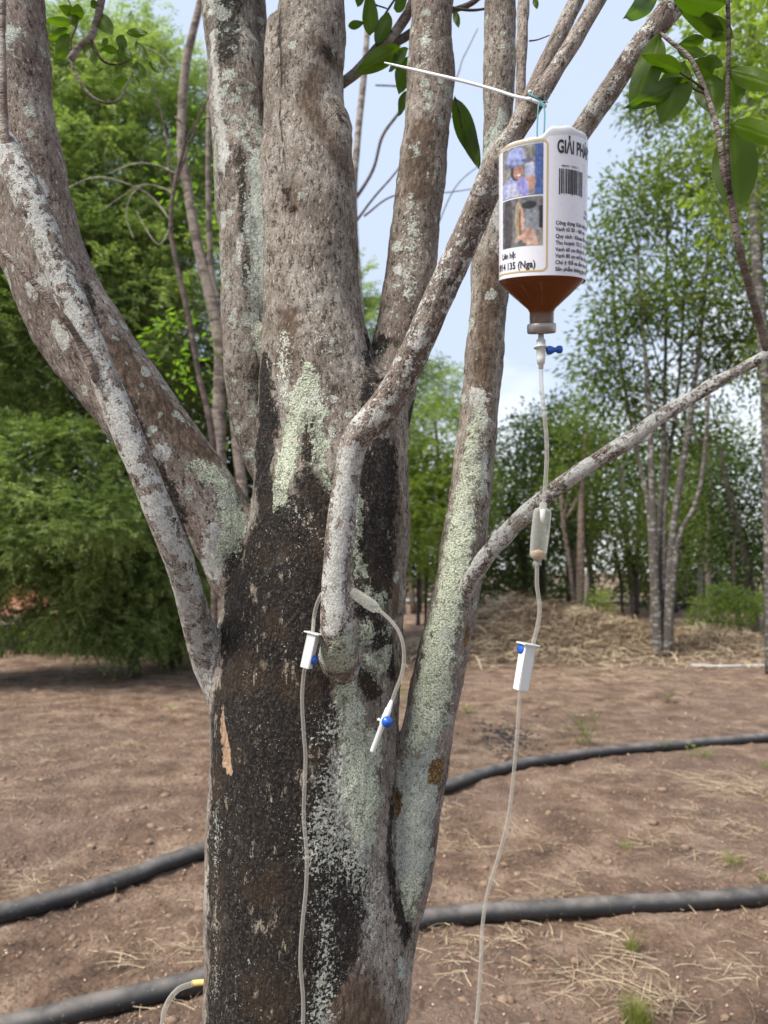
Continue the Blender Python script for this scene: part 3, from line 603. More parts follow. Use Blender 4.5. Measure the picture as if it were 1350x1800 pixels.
def bush(px, py, Y, r, label, leaf, lL, per=60):
    c = at(px, py, Y); b = (c[0], c[1], 0); t = thing('bush', b, label, 'bush')
    V, Fc, rn = crown_leaf([(c[0], c[1], c[2], *r)], per, 6, .07, lL, lL * .4, rs, .3, .0); mk('foliage', V, Fc, leaf, t, attrs={'rnd': rn}, smooth=False)['kind'] = 'stuff'
    for k in range(4):
        V, Fc, _ = tube_geo(smooth_path([[c[0], c[1], 0, .015], [c[0] + rs.normal(0, r[0] * .3), c[1], c[2] * .6, .012], [c[0] + rs.normal(0, r[0] * .6), c[1], c[2] + r[2] * .6, .005]], .2), 6); mk('stem', V, Fc, bk_brown, t)
bush(1053, 1062, 18.5, (.34, .34, .38), 'small rounded light green bush on the back of the straw heap', lf_bright, .10, 70)
bush(1275, 1072, 15.5, (.70, .5, .52), 'bushy broad leaved shrub right of the clump of stems', lf_bright, .13, 60)
bush(1228, 1092, 15.0, (.28, .28, .26), 'low leafy shoot at the left foot of the broad leaved shrub', lf_mid, .12, 40)
bush(1340, 1062, 16.5, (.35, .3, .30), 'pale green shoot at the right edge beside the white trunk', lf_bright, .12, 40)
bush(60, 1112, 14.6, (.75, .4, .26), 'low dark leafy weeds under the drooping tree at the left edge', lf_mid, .09, 70)
bush(185, 1116, 14.2, (.6, .4, .22), 'low leafy weeds under the drooping tree, below the red earth', lf_mid, .08, 70)
bush(300, 1112, 14.4, (.55, .4, .28), 'dark leafy weeds at the foot of the drooping tree beside the white limb', lf_dark, .09, 70)
bush(130, 1052, 22, (.9, .5, .42), 'low blue green bush in front of the red earth at far left', lf_dark, .15, 14)

# weeds and grass
def weed(px, py, label, n, h, lL, leaf, sprd, name='weed'):
    g = on_ground(px, py); g[2] = gz(g[0], g[1])[0]; t = thing(name, g, label, 'weed'); sV = []; lP = []; lD = []
    for k in range(n):
        a = rs.uniform(0, 6.28); tip = g + np.array((math.cos(a) * sprd * rs.uniform(.2, 1), math.sin(a) * sprd * rs.uniform(.2, 1), h * rs.uniform(.5, 1)))
        p0 = g + np.array((rs.normal(0, sprd * .3), rs.normal(0, sprd * .3), 0)); path = smooth_path([[*p0, .002], [*((p0 + tip) / 2 + (0, 0, h * .1)), .0016], [*tip, .0008]], .02); v, f, _ = tube_geo(path, 5); sV.append((v, f))
        for q in range(3, len(path), max(1, int(len(path) / 8))): lP.append(path[q, :3]); aa = rs.uniform(0, 6.28); lD.append((math.cos(aa), math.sin(aa), .3))
    V, Fc = join(sV); mk('stem', V, Fc, leaf, t, attrs={'rnd': np.full(len(V), .6)})
    m = len(lP); V, Fc = leaf_quads(np.array(lP), np.array(lD), np.array((0, 0, 1.)) + rs.normal(0, .4, (m, 3)), lL * rs.uniform(.6, 1.2, m), lL * .4 * rs.uniform(.7, 1.2, m))
    mk('leaf_cluster', V, Fc, leaf, t, attrs={'rnd': np.repeat(rs.uniform(0, 1, m), 4)}, smooth=False)['kind'] = 'stuff'
weed(1030, 1312, 'loose upright weed growing just behind the far black pipe', 16, .36, .035, lf_mid, .3)
weed(300, 1255, 'yellow green seedling left of the exposed wood on the trunk', 3, .12, .05, lf_yellow, .05, 'seedling')
weed(822, 1255, 'low green weed beside the right stem', 7, .10, .05, lf_bright, .10)
weed(1230, 1335, 'green weed sprawling over the far black pipe', 12, .10, .03, lf_bright, .25)
weed(1165, 1320, 'green grassy weed lying against the far black pipe', 10, .12, .02, lf_bright, .16)
weed(710, 1235, 'thin weed showing in the gap between trunk and right stem', 6, .35, .03, lf_bright, .12)
weed(1340, 1545, 'tiny bright seedling by the near pipe at the right edge', 3, .04, .03, lf_bright, .04, 'seedling')
weed(1335, 1350, 'small leafy weed at the right edge beyond the pipe', 5, .06, .04, lf_bright, .1)
weed(1170, 1290 - 55, 'small weed on bare soil near the foot of the clump of stems', 5, .14, .05, lf_mid, .12)
def grass_tuft(px, py, label, n, h, sprd, mat, bw=.0016):
    g = on_ground(px, py); a = rs.uniform(0, 6.28, n); q = rs.uniform(0, sprd, n); X = g[0] + q * np.cos(a); Y = g[1] + q * np.sin(a)
    seg = 4; t = np.linspace(0, 1, seg + 1); lean = rs.uniform(.1, .9, n); b = a + rs.normal(0, .8, n); H = h * rs.uniform(.4, 1, n)
    d = np.stack([np.cos(b), np.sin(b)], -1); base = np.stack([X, Y], -1)
    xy = base[:, None] + d[:, None] * (lean * H)[:, None, None] * (t ** 2)[None, :, None]; z = gz(X, Y)[:, None] + H[:, None] * t[None] * (1 - .25 * lean[:, None] * t[None])
    s = np.stack([-d[:, 1], d[:, 0]], -1)[:, None] * (bw * (1 - .8 * t))[None, :, None]
    V = np.stack([np.concatenate([xy + s, z[..., None]], -1), np.concatenate([xy - s, z[..., None]], -1)], 2).reshape(-1, 3); k = (seg + 1) * 2
    i = np.arange(n)[:, None] * k; j = np.arange(seg)[None] * 2; Fc = np.stack([i + j, i + j + 1, i + j + 3, i + j + 2], -1).reshape(-1, 4)
    tag(mk('grass_tuft', V, Fc, mat, attrs={'rnd': np.repeat(rs.uniform(0, 1, n), k)}, smooth=False, org=(g[0], g[1], 0)), label, 'grass', kind='stuff')
m_dry = leafmat('drying_grass', (0.16, 0.17, 0.05), (0.36, 0.33, 0.14), .4)
grass_tuft(1120, 1800, 'drying green grass tuft at the bottom right of the picture', 260, .10, .05, m_dry)
grass_tuft(1285, 1520, 'sparse grass tuft on the soil above the near pipe at right', 70, .08, .06, m_dry)
grass_tuft(1100, 1490, 'tiny grass tuft in the middle of the right hand soil', 40, .06, .03, m_dry)
grass_tuft(1110, 1670, 'thin green tuft just below the near pipe at right', 60, .08, .03, m_dry)
for px, n_, h_ in ((40, 260, .3), (130, 300, .28), (230, 220, .22)):  # shade of the drooping tree is put into this grass's dark green
    grass_tuft(px, 1150, ('grass coloured dark for the shade under the drooping tree, at the left edge', 'grass coloured dark for the shade under the drooping tree, below the blue green bush', 'grass coloured dark for the shade under the drooping tree, nearest the white limb')[(40, 130, 230).index(px)], n_, h_, .9, lf_dark, .008)
grass_tuft(840, 1150, 'patch of weeds at the foot of the straw heap', 120, .2, .5, m_dry, .006)
V, Fc = rocks(*[np.array(a) for a in zip(*[(on_ground(890 + rng.normal(0, 26), 1300)[0], on_ground(890, 1298 + rng.normal(0, 15))[1]) for _ in range(420)])], rng.uniform(.005, .02, 420))
tag(mk('charred_debris', V, Fc, plastic('char', (.02, .02, .022), .8)), 'patch of charred black debris on the soil behind the drip line', 'debris', kind='stuff')
# ---------------------------------------------------------------- the lichened tree
TB = (at(535, 1800, 1.10)[0], 1.10, 0.0)
main_tree = thing('lichened_tree', TB, 'large many stemmed tree with dark mossy trunk and pale green lichen in the foreground', 'tree')
D0 = 1.10
def dd(rows, Y=D0): return [(x, y, r, Y) if len(q) == 0 else (x, y, r, q[0]) for x, y, r, *q in rows]
TUBES = {
 'trunk': [dd([(540, 2790, 200), (538, 2300, 172), (533, 1800, 158), (533, 1600, 156), (531, 1400, 152), (533, 1250, 148), (545, 1100, 142), (565, 960, 128), (578, 860, 118), (583, 780, 108), (566, 680, 98), (556, 600, 90), (553, 500, 80), (556, 400, 76), (548, 300, 73), (544, 200, 66), (545, 100, 63), (547, 0, 60), (549, -200, 55), (552, -450, 46), (545, -700, 34)]),
           dd([(455, 2300, 90), (450, 1800, 80), (455, 1500, 80), (458, 1250, 78), (470, 1120, 78), (500, 980, 60), (525, 850, 50)], 1.085),
           dd([(640, 2300, 90), (625, 1900, 76), (640, 1700, 70), (645, 1620, 56), (612, 1500, 70), (610, 1350, 72), (612, 1200, 74), (625, 1050, 72), (640, 900, 66), (650, 780, 58), (655, 700, 44)], 1.075),
           dd([(690, 700, 20), (688, 800, 22), (690, 950, 22), (684, 1060, 24), (672, 1180, 26), (664, 1400, 24), (668, 1560, 34), (684, 1650, 34), (676, 1760, 30)], 1.09),
           dd([(484, 40, 13), (487, 130, 20), (488, 240, 24), (492, 360, 24), (500, 470, 26), (500, 560, 30), (490, 650, 30), (490, 780, 38), (500, 900, 40)], 1.08),
           dd([(572, 175, 16), (590, 210, 26), (596, 240, 22), (590, 270, 14)], 1.07)],
 'limb_r': [dd([(660, 1000, 30, 1.12), (668, 850, 36, 1.12), (675, 760, 40), (690, 680, 44), (704, 600, 47), (718, 500, 46), (731, 400, 44), (742, 300, 43), (752, 200, 43), (758, 100, 40), (761, 0, 39), (765, -150, 36), (772, -400, 30), (790, -650, 20)], 1.12)],
 'limb_l': [dd([(510, 900, 24, 1.14), (466, 830, 20, 1.13), (440, 760, 28, 1.13), (428, 690, 32, 1.13), (424, 600, 36, 1.13), (424, 500, 38, 1.13), (424, 400, 40, 1.13), (418, 300, 42, 1.13), (412, 200, 44, 1.13), (406, 100, 46, 1.13), (402, 0, 47, 1.13), (392, -200, 44, 1.13), (370, -450, 34, 1.13), (340, -650, 22, 1.13)]),
            dd([(480, 640, 16, 1.12), (462, 570, 26, 1.11), (452, 500, 33, 1.10), (446, 400, 36, 1.10), (440, 300, 36, 1.11), (430, 200, 38, 1.12), (420, 100, 38, 1.12)]),
            dd([(462, 330, 10, 1.15), (456, 230, 16, 1.16), (450, 120, 20, 1.17), (446, 0, 21, 1.18), (440, -200, 20, 1.2), (436, -420, 14, 1.2)])],
 'limb_a': [dd([(425, 1010, 54, 1.10), (390, 930, 58, 1.09), (336, 845, 64, 1.08), (268, 760, 67, 1.08), (205, 665, 64, 1.08), (150, 580, 64, 1.08), (105, 500, 64, 1.08), (82, 420, 55, 1.08), (66, 330, 50, 1.08), (52, 230, 48, 1.08), (42, 130, 46, 1.08), (34, 30, 43, 1.08), (22, -150, 40, 1.08), (0, -400, 32, 1.1), (-30, -600, 22, 1.1)]),
            dd([(200, 690, 50, 1.10), (140, 625, 50, 1.10), (100, 565, 52, 1.11), (66, 490, 52, 1.12), (38, 410, 52, 1.12), (14, 340, 50, 1.12), (-20, 250, 46, 1.13), (-60, 130, 42, 1.13), (-110, -50, 34, 1.13), (-160, -260, 24, 1.15)])],
 'limb_f': [dd([(660, 1740, 22, 1.10), (700, 1660, 20, 1.10), (712, 1610, 26, 1.09), (721, 1540, 36, 1.09), (731, 1450, 42, 1.09), (744, 1350, 44, 1.09), (758, 1260, 44, 1.09), (776, 1170, 43, 1.09), (793, 1090, 41, 1.09), (808, 1000, 38, 1.09), (822, 900, 36.5), (835, 800, 35.5), (845, 700, 34.5), (853, 600, 34), (861, 500, 33), (867, 400, 30), (871, 300, 28), (875, 200, 28), (878, 100, 28), (879, 0, 29), (882, -200, 27), (890, -450, 20)], 1.10)],
 'branch_b': [dd([(440, 1330, 20, 1.12), (402, 1240, 25, 1.10), (368, 1170, 28, 1.075), (350, 1110, 26, 1.04), (334, 1050, 25, 1.005), (313, 980, 25, .97), (281, 900, 25.5, .945), (240, 800, 26, .93), (203, 710, 25.5, .925), (167, 625, 25.5, .92), (118, 510, 26.5, .92), (83, 425, 27.5, .92), (50, 345, 28, .92), (18, 280, 28, .93), (-20, 225, 28, .96), (-90, 140, 26, .96), (-190, 20, 20, .97)])],
 'branch_e': [dd([(600, 1176, 22, 1.01), (598, 1152, 31, .975), (592, 1105, 28, .945), (590, 1050, 26, .94), (594, 980, 25, .935), (602, 900, 25, .93), (612, 830, 24, .925), (622, 780, 25, .92), (642, 752, 28, .915), (672, 720, 30, .91), (705, 668, 29, .90), (735, 605, 28, .885), (768, 530, 28, .87), (800, 460, 27, .855), (832, 390, 26, .84), (862, 318, 26, .82), (892, 258, 25, .80), (905, 236, 17, .79)])],
}
FINE = {
 'branch_e2': [(890, 262, 18, .80), (912, 226, 18, .785), (930, 202, 16, .775), (945, 174, 16, .765), (985, 110, 15.5, .76), (1025, 45, 15, .755), (1055, -5, 14, .75), (1110, -100, 13, .74), (1200, -260, 9, .72)],
 'branch_e3': [(880, 290, 18, .82), (908, 226, 17, .82), (932, 172, 16, .825), (962, 108, 15.5, .83), (990, 48, 15, .835), (1016, -8, 15, .84), (1070, -130, 13, .85), (1130, -280, 9, .86)],
 'branch_g': [(905, 270, 9, .84), (914, 190, 9.5, .86), (916, 120, 10, .87), (919, 40, 10.5, .88), (921, -20, 11, .89), (930, -260, 8, .9)],
 'branch_h': [(868, 480, 17, 1.10), (885, 440, 18, 1.08), (915, 395, 18, 1.06), (960, 322, 18, 1.03), (1012, 245, 19, 1.0), (1060, 175, 20, .98), (1120, 88, 21, .96), (1180, 15, 23, .94), (1240, -60, 22, .92), (1330, -180, 16, .9)],
 'branch_i': [(800, 1085, 12, 1.10), (815, 1048, 16, 1.07), (830, 1015, 15, 1.045), (858, 975, 15.5, 1.03), (898, 930, 16, 1.01), (950, 880, 15, .99), (1000, 842, 14.5, .97), (1050, 808, 14, .96), (1110, 772, 14, .95), (1150, 740, 13.5, .94), (1210, 702, 12.5, .93), (1280, 660, 11, .92), (1352, 622, 10, .91), (1450, 570, 8, .9)],
}
def to_path(rows, step=.025): return smooth_path([list(at(x, y, Y)) + [pxm(r, Y)] for x, y, r, Y in rows], step)
PATHS = {k: [to_path(c) for c in v] for k, v in TUBES.items()}
# rough union of all thick members, voxel remeshed, then pulled to a smooth blend of their distance fields
vs = []; fs = []; nb = 0
for k, cs_ in PATHS.items():
    for c in cs_:
        V, Fc, _ = tube_geo(c, 20); vs.append(V); fs.append(Fc + nb); nb += len(V)
tmp = bpy.data.objects.new('tmp', mesh_data('tmp', np.vstack(vs), np.vstack(fs))); C.objects.link(tmp)
md = tmp.modifiers.new('r', 'REMESH'); md.mode = 'VOXEL'; md.voxel_size = 0.0037
dg = bpy.context.evaluated_depsgraph_get(); me = bpy.data.meshes.new_from_object(tmp.evaluated_get(dg))
n = len(me.vertices); V = np.empty(n * 3, np.float32); me.vertices.foreach_get('co', V); V = V.reshape(-1, 3).astype(float)
nl = len(me.loops); lv = np.empty(nl, np.int32); me.loops.foreach_get('vertex_index', lv)
np_ = len(me.polygons); lt = np.empty(np_, np.int32); me.polygons.foreach_get('loop_total', lt)
Fc = lv.reshape(-1, 4) if (lt == 4).all() else None
bpy.data.objects.remove(tmp); bpy.data.meshes.remove(me)
def seg_sdf(P, path):
    """signed distance to a chain of tapered capsules; also the local axis"""
    best = np.full(len(P), 1e3); idx = np.zeros(len(P), int)
    a = path[:-1]; b = path[1:]; lo = np.minimum(a[:, :3], b[:, :3]).min(0) - path[:, 3].max() - .07; hi = np.maximum(a[:, :3], b[:, :3]).max(0) + path[:, 3].max() + .07
    sel = np.where(((P > lo) & (P < hi)).all(1))[0]; Q = P[sel]; bb = np.full(len(sel), 1e3); ii = np.zeros(len(sel), int)
    for s in range(len(a)):
        mx_ = max(a[s, 3], b[s, 3]) + .06; l2 = np.minimum(a[s, :3], b[s, :3]) - mx_; h2 = np.maximum(a[s, :3], b[s, :3]) + mx_
        q = np.where((Q[:, 2] > l2[2]) & (Q[:, 2] < h2[2]) & (Q[:, 0] > l2[0]) & (Q[:, 0] < h2[0]))[0]
        if not len(q): continue
        ab = b[s, :3] - a[s, :3]; ap = Q[q] - a[s, :3]; t = np.clip(ap @ ab / (ab @ ab), 0, 1)
        d = np.linalg.norm(ap - t[:, None] * ab, axis=1) - (a[s, 3] + t * (b[s, 3] - a[s, 3])); m_ = d < bb[q]; bb[q[m_]] = d[m_]; ii[q[m_]] = s
    best[sel] = bb; idx[sel] = ii; return best, idx
chains = [(k, c) for k, v in PATHS.items() for c in v]; keys = list(PATHS)
KS = 0.009
def field(P):
    acc = np.zeros(len(P))
    for k, c in chains: d, _ = seg_sdf(P, c); acc += np.exp(-np.clip(d, -.2, .3) / KS)
    return -KS * np.log(np.maximum(acc, 1e-30))
def vert_normals(V, Fc):
    q = V[Fc]; fn = np.cross(q[:, 2] - q[:, 0], q[:, 3] - q[:, 1]); N = np.zeros_like(V)
    for i in range(4):
        for ax in range(3): N[:, ax] += np.bincount(Fc[:, i], fn[:, ax], minlength=len(V))
    return unit(N)
def relax(V, Fc, it):
    e = np.concatenate([Fc[:, [0, 1]], Fc[:, [1, 2]], Fc[:, [2, 3]], Fc[:, [3, 0]]]); cnt = np.bincount(e.ravel(), minlength=len(V)).astype(float)
    for _ in range(it):
        S = np.stack([np.bincount(e[:, 0], V[e[:, 1], ax], minlength=len(V)) + np.bincount(e[:, 1], V[e[:, 0], ax], minlength=len(V)) for ax in range(3)], 1) / cnt[:, None]
        V = V * .5 + S * .5
    return V
V = relax(V, Fc, 5)
for it in range(2):
    N = vert_normals(V, Fc); f = field(V); V = V - N * np.clip(f, -.02, .02)[:, None]
    V = relax(V, Fc, 1)
# owner + axis of every vertex
owner = np.zeros(n, int); best = np.full(n, 1e3); axis = np.zeros((n, 3))
meanax = {}
for k, c in chains:
    d, ii = seg_sdf(V, c); m_ = d < best; best[m_] = d[m_]; owner[m_] = keys.index(k)
for k in keys:
    c = PATHS[k][0]; meanax[k] = unit(c[int(len(c) * .65), :3] - c[int(len(c) * .2), :3]); axis[owner == keys.index(k)] = meanax[k]
def bark_co(P, ax): return P - 0.62 * (P * ax).sum(1, keepdims=True) * ax
BC = bark_co(V, axis)
N = vert_normals(V, Fc)
small = np.isin(owner, [keys.index('branch_b'), keys.index('branch_e')])
amp = np.where(small, .28, 1.0)
lump = .0050 * noise(V, 9, 1.7) + .0020 * noise(V, 22, 8.1)
fine = .0009 * fbm(BC, 90, 2, 3.3) + .0010 * noise(BC, 190, 4.4)
V = V + N * (amp * lump + np.where(small, .5, 1.0) * fine)[:, None]
N = vert_normals(V, Fc)

# lichen, algae and moss patches: capsules in space on the bark surface; (kind, member or None, [(px, py, r px)...])
PATCH = [
 ('dark', 'trunk', [(392, 1240, 34), (388, 1400, 44), (388, 1600, 48), (390, 1800, 52), (390, 1900, 60)]),
 ('grgrey', 'limb_l', [(472, 300, 12), (466, 420, 16), (470, 540, 14)]), ('green', 'trunk', [(700, 1700, 10)]), ('grgrey', 'limb_l', [(385, 480, 5)]), ('grgrey', 'limb_l', [(430, 250, 8), (438, 262, 7)]), ('grgrey', 'limb_l', [(412, 205, 5)]), ('grgrey', 'limb_l', [(420, 235, 5)]), ('white', 'limb_l', [(372, 20, 10), (366, -20, 10)]), ('grgrey', 'limb_r', [(790, 165, 6), (786, 190, 4)]), ('white', 'limb_r', [(700, 470, 7), (705, 480, 5)]), ('white', 'limb_r', [(690, 540, 5)]),
 ('dark', None, [(470, 960, 62), (430, 1060, 50), (420, 1200, 50), (418, 1400, 50), (415, 1600, 52), (410, 1800, 60)]), ('dark', None, [(540, 930, 50), (530, 1050, 70), (520, 1200, 62), (500, 1400, 80), (490, 1600, 90), (485, 1800, 80)]),
 ('dark', None, [(570, 1480, 30), (590, 1530, 52), (605, 1620, 42), (590, 1680, 40), (560, 1740, 28)]), ('dark', None, [(585, 1190, 30), (560, 1280, 42), (590, 1250, 20)]), ('dark', None, [(540, 850, 26), (560, 900, 30), (480, 900, 40)]),
 ('dark', None, [(672, 800, 36), (668, 900, 38), (662, 1000, 38), (655, 1060, 30)]), ('dark', None, [(640, 850, 20), (640, 1000, 20)]), ('dark', None, [(660, 1110, 30), (690, 1180, 12)]), ('dark', 'limb_r', [(668, 600, 14), (676, 680, 26), (715, 700, 24), (722, 740, 20)]), ('dark', 'trunk', [(646, 600, 10), (652, 700, 18)]),
 ('dark', None, [(462, 640, 14), (468, 740, 26), (462, 830, 26), (470, 880, 24)]), ('dark', None, [(540, 740, 14), (545, 800, 15)]), ('brown', None, [(505, 340, 16), (520, 365, 14)]), ('dark', None, [(500, 335, 3), (516, 370, 1)]), ('brown', None, [(562, 75, 16), (580, 100, 22), (600, 120, 12)]), ('dark', None, [(575, 90, 8), (592, 100, 3)]), ('brown', 'trunk', [(560, 130, 20), (540, 180, 18), (600, 290, 12)]), ('dark', 'limb_l', [(418, -60, 22), (402, 20, 18), (400, 70, 22), (398, 95, 16)]), ('dark', 'limb_l', [(420, 260, 6), (428, 340, 8), (440, 500, 10), (455, 540, 9)]),
 ('line', 'trunk', [(494, 10, 1), (492, 60, 2.4), (496, 130, 2.2), (492, 200, 1.4), (500, 270, 1.6), (502, 320, .6)]), ('dark', 'trunk', [(493, 40, 0), (494, 130, 0)]), ('dark', None, [(596, 196, -1), (602, 210, 3)]), ('line', 'trunk', [(548, 235, -.2), (575, 212, .8), (592, 196, 1.2), (604, 192, .4)]), ('line', 'trunk', [(588, 225, .6), (598, 232, .8), (606, 222, .5)]), ('dark', None, [(690, 1400, 8), (690, 1560, 9), (714, 1640, 12)]), ('dark', None, [(640, 1190, 14), (662, 1220, 12)]), ('dark', None, [(420, 980, 26), (395, 1120, 16)]),
 ('dark', 'limb_a', [(150, 500, 6), (165, 560, 10)]), ('dark', 'limb_a', [(210, 690, 14), (270, 820, 12), (310, 900, 14), (330, 960, 14)]),
 ('brown', None, [(460, 960, 40), (430, 1080, 40), (430, 1200, 50), (420, 1330, 45)]), ('brown', None, [(690, 760, 10), (700, 900, 12), (695, 1060, 14), (690, 1130, 12)]), ('brown', None, [(500, 640, 24), (505, 560, 20)]), ('brown', None, [(620, 1760, 46), (640, 1830, 60)]), ('brown', 'limb_a', [(200, 620, 40), (300, 740, 34), (370, 800, 22)]), ('brown', 'limb_r', [(740, 230, 30), (735, 330, 26)]), ('brown', 'limb_f', [(868, 470, 22), (850, 640, 20), (850, 720, 18)]), ('brown', 'branch_b', [(70, 480, 8), (150, 470, 4)]), ('brown', 'branch_b', [(25, 330, 14), (82, 500, 9)]),
 ('green', None, [(545, 655, 18), (530, 710, 26), (515, 760, 26), (500, 820, 22), (492, 870, 18), (486, 900, 6)]), ('green', None, [(566, 720, 12), (560, 800, 10), (575, 850, 10)]),
 ('green', 'limb_a', [(345, 825, 12), (372, 832, 18), (400, 870, 24), (412, 920, 22), (398, 965, 14)]), ('green', None, [(600, 1150, 30), (598, 1172, 26)]), ('green', 'branch_e', [(600, 1140, 22), (596, 1165, 36)]), ('green', None, [(640, 1048, 12), (664, 1056, 14), (672, 1072, 8)]), ('green', None, [(645, 1110, 14), (650, 1130, 10)]), ('green', None, [(652, 1160, 16), (680, 1148, 13), (668, 1180, 14)]), ('green', None, [(676, 1110, 8), (692, 1095, 8)]),
 ('green', 'trunk', [(610, 1210, 22), (618, 1290, 26), (628, 1380, 36), (640, 1440, 28), (636, 1500, 16)]), ('green', 'trunk', [(655, 1300, 16), (654, 1400, 24), (648, 1480, 18)]), ('speck', 'trunk', [(640, 1520, 34), (600, 1470, 40), (655, 1600, 24)]), ('green', 'trunk', [(630, 870, 5), (628, 960, 6), (635, 1000, 7)]),
 ('green', 'limb_f', [(838, 715, 8), (828, 790, 16), (818, 880, 22), (806, 960, 28), (792, 1040, 32)]), ('green', 'limb_f', [(780, 1080, 30), (768, 1160, 32), (752, 1250, 34), (730, 1310, 22)]), ('green', 'limb_f', [(718, 1560, 22), (722, 1600, 14)]),
 ('grgrey', 'limb_l', [(460, 230, 9), (452, 300, 17), (446, 370, 18), (455, 440, 20), (455, 520, 20), (452, 580, 18)]), ('grgrey', 'limb_l', [(410, 130, 9), (408, 134, 8)]), ('grgrey', 'limb_l', [(428, 155, 7)]), ('grgrey', 'limb_l', [(398, 155, 6)]), ('grgrey', 'limb_l', [(410, 175, 9)]), ('grgrey', 'limb_l', [(425, 205, 6)]), ('grgrey', 'limb_l', [(440, 190, 8)]), ('grgrey', 'limb_l', [(395, 30, 8), (375, 10, 6)]), ('grgrey', 'limb_l', [(425, 222, 5)]),
 ('green', 'limb_l', [(458, 590, 16), (470, 560, 10)]), ('white', 'limb_l', [(374, 60, 9), (380, 150, 12), (388, 230, 12), (396, 270, 15), (392, 300, 10)]), ('white', 'limb_l', [(390, 380, 7), (392, 400, 6)]), ('white', 'limb_l', [(409, 560, 8), (412, 545, 7)]), ('white', 'limb_l', [(422, 420, 9), (420, 460, 7)]),
 ('white', 'branch_b', [(62, 372, 13), (75, 410, 14), (85, 440, 8)]), ('white', 'branch_b', [(118, 520, 10), (130, 560, 17), (150, 600, 8)]), ('white', 'branch_b', [(180, 660, 10), (205, 690, 9)]), ('white', 'branch_b', [(205, 722, 16), (228, 780, 20), (240, 830, 14)]), ('white', 'branch_b', [(262, 890, 20), (290, 935, 18), (300, 960, 14)]), ('white', 'branch_b', [(320, 1045, 6)]), ('white', 'branch_b', [(92, 490, 7)]), ('green', None, [(358, 1062, 9), (366, 1090, 8), (372, 1110, 5)]), ('white', 'branch_b', [(345, 1110, 12), (350, 1150, 12)]),
 ('white', 'branch_e', [(612, 800, 15), (600, 880, 18), (592, 960, 20), (590, 1030, 18), (585, 1100, 18)]), ('white', 'branch_e', [(665, 735, 12)]), ('white', 'branch_e', [(720, 640, 8), (745, 600, 8)]),
 ('white', 'limb_a', [(55, 505, 14), (80, 490, 12)]), ('white', 'limb_a', [(110, 600, 16), (95, 570, 10)]), ('white', 'limb_a', [(283, 795, 13)]), ('white', 'limb_a', [(380, 940, 20), (370, 1000, 22)]), ('grgrey', 'limb_a', [(25, 60, 14), (15, 75, 8)]), ('white', 'limb_a', [(62, 320, 10), (75, 345, 9)]), ('grgrey', 'limb_a', [(270, 755, 7)]),
 ('grgrey', 'limb_f', [(745, 1300, 24), (735, 1380, 34), (725, 1460, 34), (722, 1530, 30)]), ('white', 'limb_f', [(748, 1310, 10), (738, 1370, 16), (716, 1400, 8)]), ('white', 'limb_f', [(720, 1490, 16), (712, 1530, 9)]), ('white', 'limb_f', [(745, 1440, 8)]), ('white', 'limb_f', [(840, 690, 14), (842, 740, 16)]), ('grgrey', 'limb_f', [(855, 240, 12), (850, 280, 10), (886, 200, 8)]), ('grgrey', 'limb_f', [(852, 800, 12), (848, 860, 8)]), ('white', 'limb_f', [(870, 360, 14), (880, 400, 12)]),
 ('ochre', 'limb_f', [(768, 1345, 12), (764, 1365, 14)]), ('ochre', 'limb_f', [(700, 1400, 8), (696, 1430, 7)]), ('ochre', 'limb_f', [(822, 1110, 7), (818, 1130, 7)]),
 ('speck', None, [(590, 1330, 30), (580, 1420, 46), (560, 1500, 40), (610, 1500, 30), (560, 1590, 20)]), ('speck', None, [(575, 1620, 20), (570, 1700, 26), (565, 1800, 34)]), ('speck', None, [(600, 1260, 30), (560, 1300, 16)]), ('speck', None, [(660, 1560, 30), (650, 1640, 26)]), ('speck', None, [(380, 1440, 22), (380, 1540, 8), (378, 1740, 14)]), ('speck', None, [(500, 870, 14), (575, 960, 10)]), ('speck', None, [(385, 985, 20)]), ('speck', None, [(495, 600, 26), (500, 700, 26)]), ('speck', None, [(560, 700, 30)]),
 ('speck', 'limb_r', [(750, 60, 20), (745, 120, 18)]), ('speck', 'limb_r', [(720, 440, 24), (728, 380, 20), (720, 520, 22)]), ('speck', 'limb_f', [(846, 700, 20), (848, 800, 18)]), ('speck', 'trunk', [(620, 450, 12), (560, 560, 14), (600, 640, 12)]),
 ('wood', 'trunk', [(391, 1243, 3), (392, 1275, 7), (396, 1310, 11), (398, 1340, 12), (402, 1356, 7)]),
 ('line', 'trunk', [(480, 748, -.5), (570, 738, .3), (640, 728, -.5)]), ('line', 'trunk', [(575, 632, .2), (596, 626, 1.6), (612, 622, .2)]),
]
KINDS_ = ['dark', 'brown', 'green', 'grgrey', 'white', 'ochre', 'speck', 'wood', 'line']
tri = np.vstack([Fc[:, [0, 1, 2]], Fc[:, [0, 2, 3]]])
vis = None
fo = owner[Fc[:, 0]]
bv_cache = {}
def bvh(member):
    if member not in bv_cache:
        q = Fc if member is None else Fc[fo == keys.index(member)]
        u, inv = np.unique(q, return_inverse=True); bv_cache[member] = BVHTree.FromPolygons(V[u].tolist(), inv.reshape(q.shape).tolist())
    return bv_cache[member]
FLD = {k: np.full(n, -1.0) for k in KINDS_}
front = (owner != keys.index('branch_e')) & (owner != keys.index('branch_b'))
